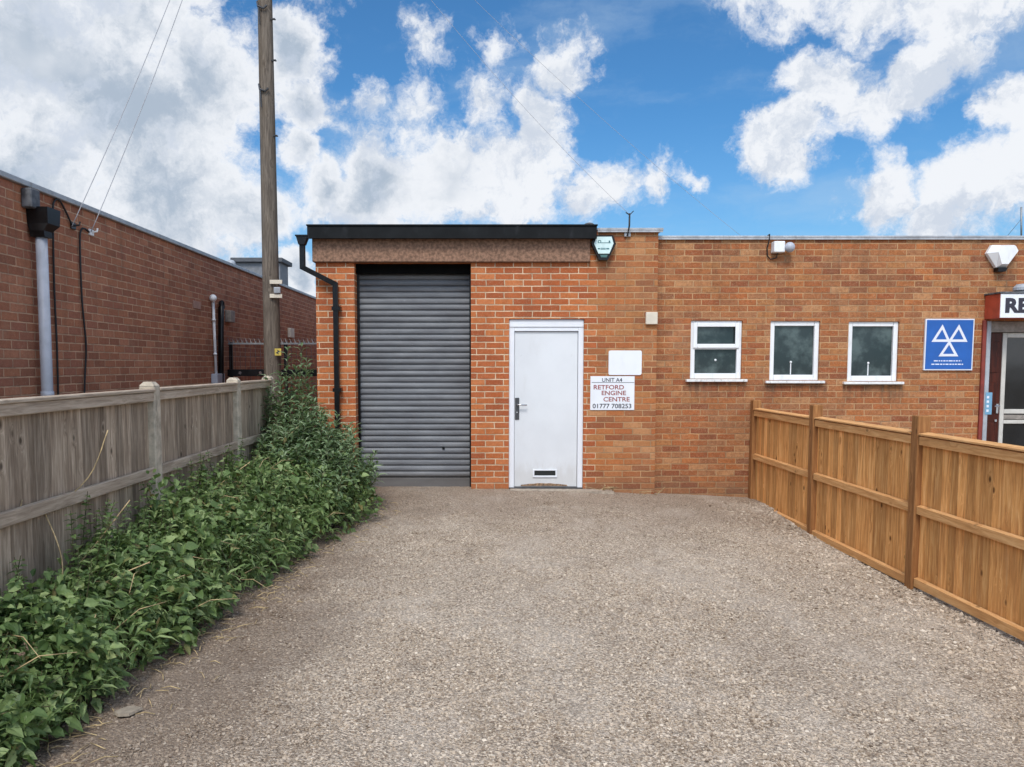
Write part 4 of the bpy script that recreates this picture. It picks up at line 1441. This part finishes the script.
tag(wo, 'dense bed of leafy green weeds along foot of the grey fence', 'weeds', kind='stuff')
bm = BM()
for pts in shoot_pts: tube(bm, pts, [.004, .004, .003, .002], 4)
for k in range(420):
    yy = 2.2 + 6.3 * random.random()
    xa = random.uniform(LF + .1, float(weeds_edge(yy)) - .05)
    g0 = float(gz(xa, yy))
    h = float(bed_top(yy)) * random.uniform(.4, .95) * math.sqrt(max(.1, 1 - ((xa - LF) / (float(weeds_edge(yy)) - LF)) ** 2))
    tube(bm, [(xa, yy, g0 - .02), (xa + random.gauss(.03, .05), yy + random.gauss(0, .06), g0 + h * .6), (xa + random.gauss(.07, .08), yy + random.gauss(0, .1), g0 + h)], [.005, .004, .002], 4)
so = obj('weed_stems', bm, M['stem'], None)
tag(so, 'thin green stems among the leafy weeds by the grey fence', 'weeds', kind='stuff')

# dry stalks lying over the weeds
bm = BM()
stalks = [((4, 560), (40, 520), (88, 478), (108, 430), 4.4), ((10, 640), (60, 585), (95, 545), (130, 500), 4.3), ((20, 640), (75, 600), (120, 575), (150, 562), 4.1),
          ((68, 640), (100, 618), (150, 590), (185, 575), 4.4), ((70, 655), (95, 632), (115, 612), (170, 600), 4.3), ((0, 610), (10, 560), (22, 500), (10, 555), 3.9), ((0, 600), (20, 590), (30, 600), (40, 618), 3.7),
          ((160, 545), (180, 520), (210, 492), (250, 462), 6.2), ((2, 690), (25, 680), (60, 678), (85, 668), 3.5), ((60, 600), (62, 560), (48, 520), (30, 490), 4.1), ((240, 500), (262, 470), (285, 440), (300, 425), 7.9)]
for a, b, c, d, dd in stalks:
    pts = [at(*a, dd), at(*b, dd + .1), at(*c, dd + .18), at(*d, dd + .25)]
    tube(bm, spline(pts, 5), .0035, 5)
for k in range(60):
    yy = 2.6 + 5.6 * random.random()
    xa = random.uniform(LF + .2, float(weeds_edge(yy)) + .02)
    rel = (xa - LF) / (float(weeds_edge(yy)) - LF)
    g0 = float(gz(xa, yy)) + float(bed_top(yy)) * .85 * math.sqrt(max(.05, 1 - rel ** 2))
    a = random.uniform(0, 6.28); l = random.uniform(.12, .4)
    e = Vector((math.cos(a) * l, math.sin(a) * l, random.uniform(-.1, .12)))
    p0 = Vector((xa, yy, g0 + .03))
    tube(bm, [p0, p0 + e * .5 + Vector((0, 0, .04)), p0 + e], [.003, .0025, .0015], 4)
for k in range(260):                          # litter of dry stems on the soil edge
    yy = 2.4 + 6.4 * random.random() ** 1.3
    xa = float(weeds_edge(yy)) + abs(random.gauss(.02, .16))
    a = random.uniform(0, 6.28); l = random.uniform(.03, .13)
    g0 = float(gz(xa, yy)) + .012
    tube(bm, [(xa, yy, g0), (xa + math.cos(a) * l * .5, yy + math.sin(a) * l * .5, g0 + random.uniform(0, .015)), (xa + math.cos(a) * l, yy + math.sin(a) * l, g0)], [.0025, .0025, .0015], 4)
for px, py in ((600, 494), (603, 490), (612, 493), (598, 499), (655, 495), (640, 497)):
    for k in range(3):
        c = at(px, py, 9.68)
        tube(bm, [c, c + Vector((random.gauss(0, .05), random.gauss(-.02, .03), random.uniform(.03, .09))), c + Vector((random.gauss(0, .11), random.gauss(-.05, .05), random.uniform(.02, .12)))], [.004, .003, .002], 4)
tag(obj('dry_stalks', bm, M['straw'], None, True), 'pale dry stalks lying over the weeds and on the soil edge', 'dry stalks', kind='stuff')

# tall shrub at the far end: stems with opposite lance-shaped leaves
sb = thing('leafy_shrub', 'tall grey green shrub with long narrow leaves at end of the grey fence', 'shrub', (-1.85, 8.6, 0))
bm = BM()
P, Dd, Nn, Ll, Ww = [], [], [], [], []


def shrub_stem(base, tip, bend, l0, first=.18, gap=.042):
    base, tip = Vector(base), Vector(tip)
    ln = (tip - base).length
    mid = base.lerp(tip, .5) + Vector(bend)
    cur = [base * (1 - t) ** 2 + mid * 2 * t * (1 - t) + tip * t * t for t in [k / 6 for k in range(7)]]
    tube(bm, cur, [.008 - .001 * k for k in range(7)], 5)
    m = int(ln * (1 - first) / gap)
    a0 = random.uniform(0, 6)
    for j in range(m + 1):
        t = first + (1 - first) * j / max(m, 1)
        c = base * (1 - t) ** 2 + mid * 2 * t * (1 - t) + tip * t * t
        for s in (0, math.pi):
            a = a0 + j * 1.57 + s + random.uniform(-.35, .35)
            el = random.uniform(.05, .75) + .5 * t * t
            P.append(c); Dd.append((math.cos(a), math.sin(a), el))
            Nn.append((-math.cos(a) * .5 + random.gauss(0, .2), -math.sin(a) * .5 + random.gauss(0, .2), 1))
            l = l0 * random.uniform(.8, 1.3) * (1.08 - .4 * t ** 3); Ll.append(l); Ww.append(l * random.uniform(.085, .125))


tall = [((277, 470), (288, 351)), ((292, 470), (302, 347)), ((300, 470), (309, 368)), ((284, 470), (276, 384)), ((270, 470), (262, 398)), ((305, 480), (316, 392)), ((290, 480), (296, 372)), ((265, 480), (252, 418)), ((310, 480), (325, 412)), ((280, 480), (283, 396)), ((298, 480), (290, 400)), ((274, 480), (268, 378))]
for (bx, by), (tx, ty) in tall + [((a + random.uniform(-12, 12), 480), (c + random.uniform(-9, 9), e + random.uniform(12, 55))) for (a, b), (c, e) in tall for _ in (0, 1, 2)]:
    d = 8.75 + random.uniform(-.22, .18)
    b = at(bx, by, d); b.z = 0
    shrub_stem(b, at(tx, ty, d - .05), (random.gauss(0, .05), random.gauss(0, .05), 0), .19, first=.10, gap=.055)
for k in range(170):
    a = random.uniform(0, 6.28)
    rr = math.sqrt(random.random())
    b = Vector((-1.86 + .42 * rr * math.cos(a), 8.45 + .5 * rr * math.sin(a), 0))
    tx = -1.78 + .66 * rr * math.cos(a); ty = 8.35 + .75 * rr * math.sin(a)
    tz = (1.18 - .62 * rr ** 1.6) * random.uniform(.72, 1.04) - .20 * max(0, tx + 1.6)
    shrub_stem(b, (tx, min(ty, 9.45), tz), (random.gauss(0, .06) + .1 * math.cos(a) * rr, .1 * math.sin(a) * rr, .12), .175, first=.15, gap=.055)
for k in range(46):                           # right-hand skirt of the clump, in front of the pier
    yy = random.uniform(7.5, 8.9)
    b = Vector((random.uniform(-1.72, -1.42), yy, 0))
    tx = min(b.x + random.uniform(.0, .26), -1.16)
    shrub_stem(b, (tx, yy + random.gauss(-.08, .14), random.uniform(.25, .74)), (.06, 0, .06), .155, first=.08, gap=.052)
shv, shf, shs = leaves(np.array([tuple(p) for p in P]), np.array(Dd), np.array(Nn), np.array(Ll), np.array(Ww), .42, .35)
np_obj('foliage', shv, shf, shs, M['leaf2'], sb)
obj('stems', bm, M['stem'], sb, True)

# odd bits on the ground
bm = BM()
c = Vector((-1.655, 3.60, float(gz(-1.655, 3.6)) + .012))
vs = [(-.058, -.008), (-.012, .03), (.062, .022), (.030, -.026), (-.02, -.030)]
a = [bm.verts.new((c.x + x, c.y + yy * 1.6, c.z)) for x, yy in vs]
b = [bm.verts.new((c.x + x * .93, c.y + yy * 1.5, c.z + .012)) for x, yy in vs]
for k in range(5): bm.faces.new((a[k], a[(k + 1) % 5], b[(k + 1) % 5], b[k]))
bm.faces.new(a[::-1]); bm.faces.new(b)
bmesh.ops.recalc_face_normals(bm, faces=bm.faces)
tag(obj('stone_shard', bm, M['stone'], None), 'flat pale stone shard on brown soil near the weeds, lower left', 'stone')
bm = BM(); ball(bm, at(322, 511, 7.75), .028, 1, .8, .8, 6, 4)
for v in bm.verts: v.co += Vector((random.gauss(0, .006), random.gauss(0, .006), random.gauss(0, .006)))
tag(obj('paper_scrap', bm, M['upvc'], None), 'crumpled white paper scrap caught in the leaves of the shrub', 'litter')

# ------------------------------------------------------------------ sky
SUN_EL = 50.0
SUN_DIR = Vector((-0.12, -0.80, 0)).normalized() * math.cos(R(SUN_EL)) + Vector((0, 0, math.sin(R(SUN_EL))))
world = bpy.data.worlds.new('World')
scene.world = world
world.use_nodes = True
w = NT(world.node_tree)
bg = w.n['Background']
sky = w.n.new('ShaderNodeTexSky')
sky.sky_type = 'NISHITA'
sky.sun_disc = False
sky.sun_elevation = R(SUN_EL)
sky.sun_rotation = math.atan2(SUN_DIR.x, SUN_DIR.y)
sky.air_density = 1.0
sky.dust_density = 0.6
sky.ozone_density = 2.0
dirv = w.node('ShaderNodeTexCoord', 0)
warp = w.vscale(w.vadd(w.noise(dirv, 9.0, 6, 0.62, out=1), (-.5, -.5, -.5)), (.11, .11, .11))
warp2 = w.vscale(w.vadd(w.noise(dirv, 2.6, 3, 0.5, out=1), (-.5, -.5, -.5)), (.055, .055, .055))
dw = w.vadd(w.vadd(dirv, warp), warp2)
# where the cumulus stand: directions in the sky and their angular size
blobs = [(40, 60, 140, 1), (140, 110, 125, 1), (40, 190, 115, 1), (190, 200, 100, 1), (215, 80, 75, .95), (130, 15, 110, .9), (300, 55, 44, 1), (312, 105, 36, .9), (300, 150, 30, .8),
         (250, 215, 52, .8), (345, 10, 30, .6), (385, 180, 62, .95), (330, 190, 48, .8), (450, 180, 64, 1), (520, 185, 62, 1), (410, 120, 40, .62), (365, 100, 24, .42), (488, 48, 24, .55), (430, 58, 22, .45), (480, 110, 36, .50),
         (562, 75, 34, .85), (540, 115, 34, .75), (530, 150, 40, .8), (600, 192, 44, .8), (650, 182, 26, .6), (688, 175, 20, .7),
         (300, 268, 30, .9), (206, 255, 22, .6), (745, 0, 36, .55), (800, 5, 40, .7), (860, 12, 50, .75), (935, 18, 52, .75), (985, 5, 36, .5), (815, 95, 46, 1), (790, 140, 40, 1), (850, 120, 38, .95), (905, 95, 38, .95), (940, 60, 32, .7),
         (1005, 118, 30, .9), (880, 205, 34, .85), (950, 195, 46, 1), (1010, 180, 46, 1), (930, 225, 44, .8), (1060, 160, 46, .8)]
acc = None
for px, py, rad, a in blobs:
    c = Vector(((px - 484) / 800, 1, (365 - py) / 800)).normalized()
    dist = w.node('ShaderNodeVectorMath', 1, {0: dw, 1: c}, operation='DISTANCE')
    k = w.m('MULTIPLY', w.m('SUBTRACT', 1.0, w.m('DIVIDE', dist, rad / 800 * 1.0)), a * 1.0)
    acc = k if acc is None else w.m('SMOOTH_MAX', acc, k, 0.12)
sd = w.sep(dirv)
# elsewhere in the sky: broken cloud of the same kind
gen = w.m('SUBTRACT', w.noise(w.vscale(dirv, (1, 1, 1.8)), 2.3, 5, .55), .47)
gen = w.m('MULTIPLY', gen, 3.0)
inview = w.m('MULTIPLY', w.step(sd[1], .55, .72), 1.0)
acc = w.m('MAXIMUM', acc, -1.0)
dens = w.fmix(inview, gen, acc)
fine = w.noise(dw, 15.0, 8, .66)
fine2 = w.noise(dirv, 45.0, 5, .62)
dens = w.m('ADD', dens, w.m('MULTIPLY', w.m('SUBTRACT', fine, .5), 1.45))
dens = w.m('ADD', dens, w.m('MULTIPLY', w.m('SUBTRACT', fine2, .5), .45))
mask = w.step(dens, -.02, .46)
# thick parts go grey underneath
lowc = w.noise(w.vadd(dirv, (0, 0, .035)), 4.2, 5, .55)
thick = w.m('MULTIPLY', w.step(dens, .35, 1.0), w.step(w.m('ADD', lowc, w.m('MULTIPLY', sd[0], -.62)), .42, .68))
CW, CG = (4.75, 4.9, 5.15, 1), (2.3, 2.75, 3.35, 1)
cloud = w.mix(thick, CW, CG)
# billows: a lump shades what lies below it
d1 = w.noise(w.vadd(dw, (-.004, .006, .018)), 15.0, 8, .66)
m1 = w.noise(dw, 6.0, 4, .55)
m2 = w.noise(w.vadd(dw, (-.01, .01, .045)), 6.0, 4, .55)
rel = w.m('ADD', w.m('MULTIPLY', w.m('SUBTRACT', d1, fine), 1.4), w.m('MULTIPLY', w.m('SUBTRACT', m2, m1), 1.7))
cloud = w.mix(w.m('MULTIPLY', w.step(rel, -.05, .30), .75), cloud, (3.0, 3.4, 4.05, 1))
skyc = w.mix(1.0, sky.outputs[0], (0.31, 0.62, 0.83, 1), 'MULTIPLY')
cir = w.noise(w.vadd(w.vscale(dirv, (1.0, 1.0, 3.2)), warp), 3.4, 6, .6)
skyc = w.mix(w.m('MULTIPLY', w.step(cir, .46, .72), .30), skyc, (3.4, 4.3, 5.2, 1))
veil = w.step(sd[2], 0.0, .30, .35, 0.0)
skyc = w.mix(veil, skyc, (2.6, 3.8, 5.0, 1))
up = w.step(sd[2], -.02, .01)
# sun-side cloud shines brighter, boosted further as added broad frontal fill
facing = w.node('ShaderNodeVectorMath', 1, {0: dirv, 1: SUN_DIR}, operation='DOT_PRODUCT')
sun_side_fill = w.step(facing, 0.0, .9, 1.15, 3.6)
cloud = w.mix(1.0, cloud, w.xyz(sun_side_fill, sun_side_fill, sun_side_fill), 'MULTIPLY')
final = w.mix(mask, skyc, cloud)
final = w.mix(up, (1.6, 1.5, 1.4, 1), final)
w.put(bg.inputs['Color'], final)
bg.inputs['Strength'].default_value = 0.10
world.cycles.sampling_method = 'MANUAL'
world.cycles.sample_map_resolution = 512

sun = bpy.data.lights.new('sun', 'SUN')
sun.energy = 1.6
sun.angle = R(18)
sun.color = (1.0, .95, .88)
so = bpy.data.objects.new('sun', sun)
COL.objects.link(so)
so.location = (-6, -6, 12)
so.rotation_euler = SUN_DIR.to_track_quat('Z', 'Y').to_euler()

# ------------------------------------------------------------------ camera
cam = bpy.data.cameras.new('camera')
co = bpy.data.objects.new('camera', cam)
COL.objects.link(co)
co.location = (0, 0, H)
co.rotation_euler = (R(90) - PITCH, 0, 0)
cam.sensor_fit = 'HORIZONTAL'
cam.sensor_width = 36.0
cam.lens = 36.0 * 800 / 1024
cam.shift_x = (512 - 484) / 1024
cam.shift_y = (PY0 - 383.5) / 1024
cam.clip_start = 0.05
cam.clip_end = 2000
scene.camera = co

scene.view_settings.view_transform = 'Standard'
scene.view_settings.look = 'None'
scene.view_settings.exposure = 0.7
scene.view_settings.gamma = 1.0
scene.view_settings.use_curve_mapping = False
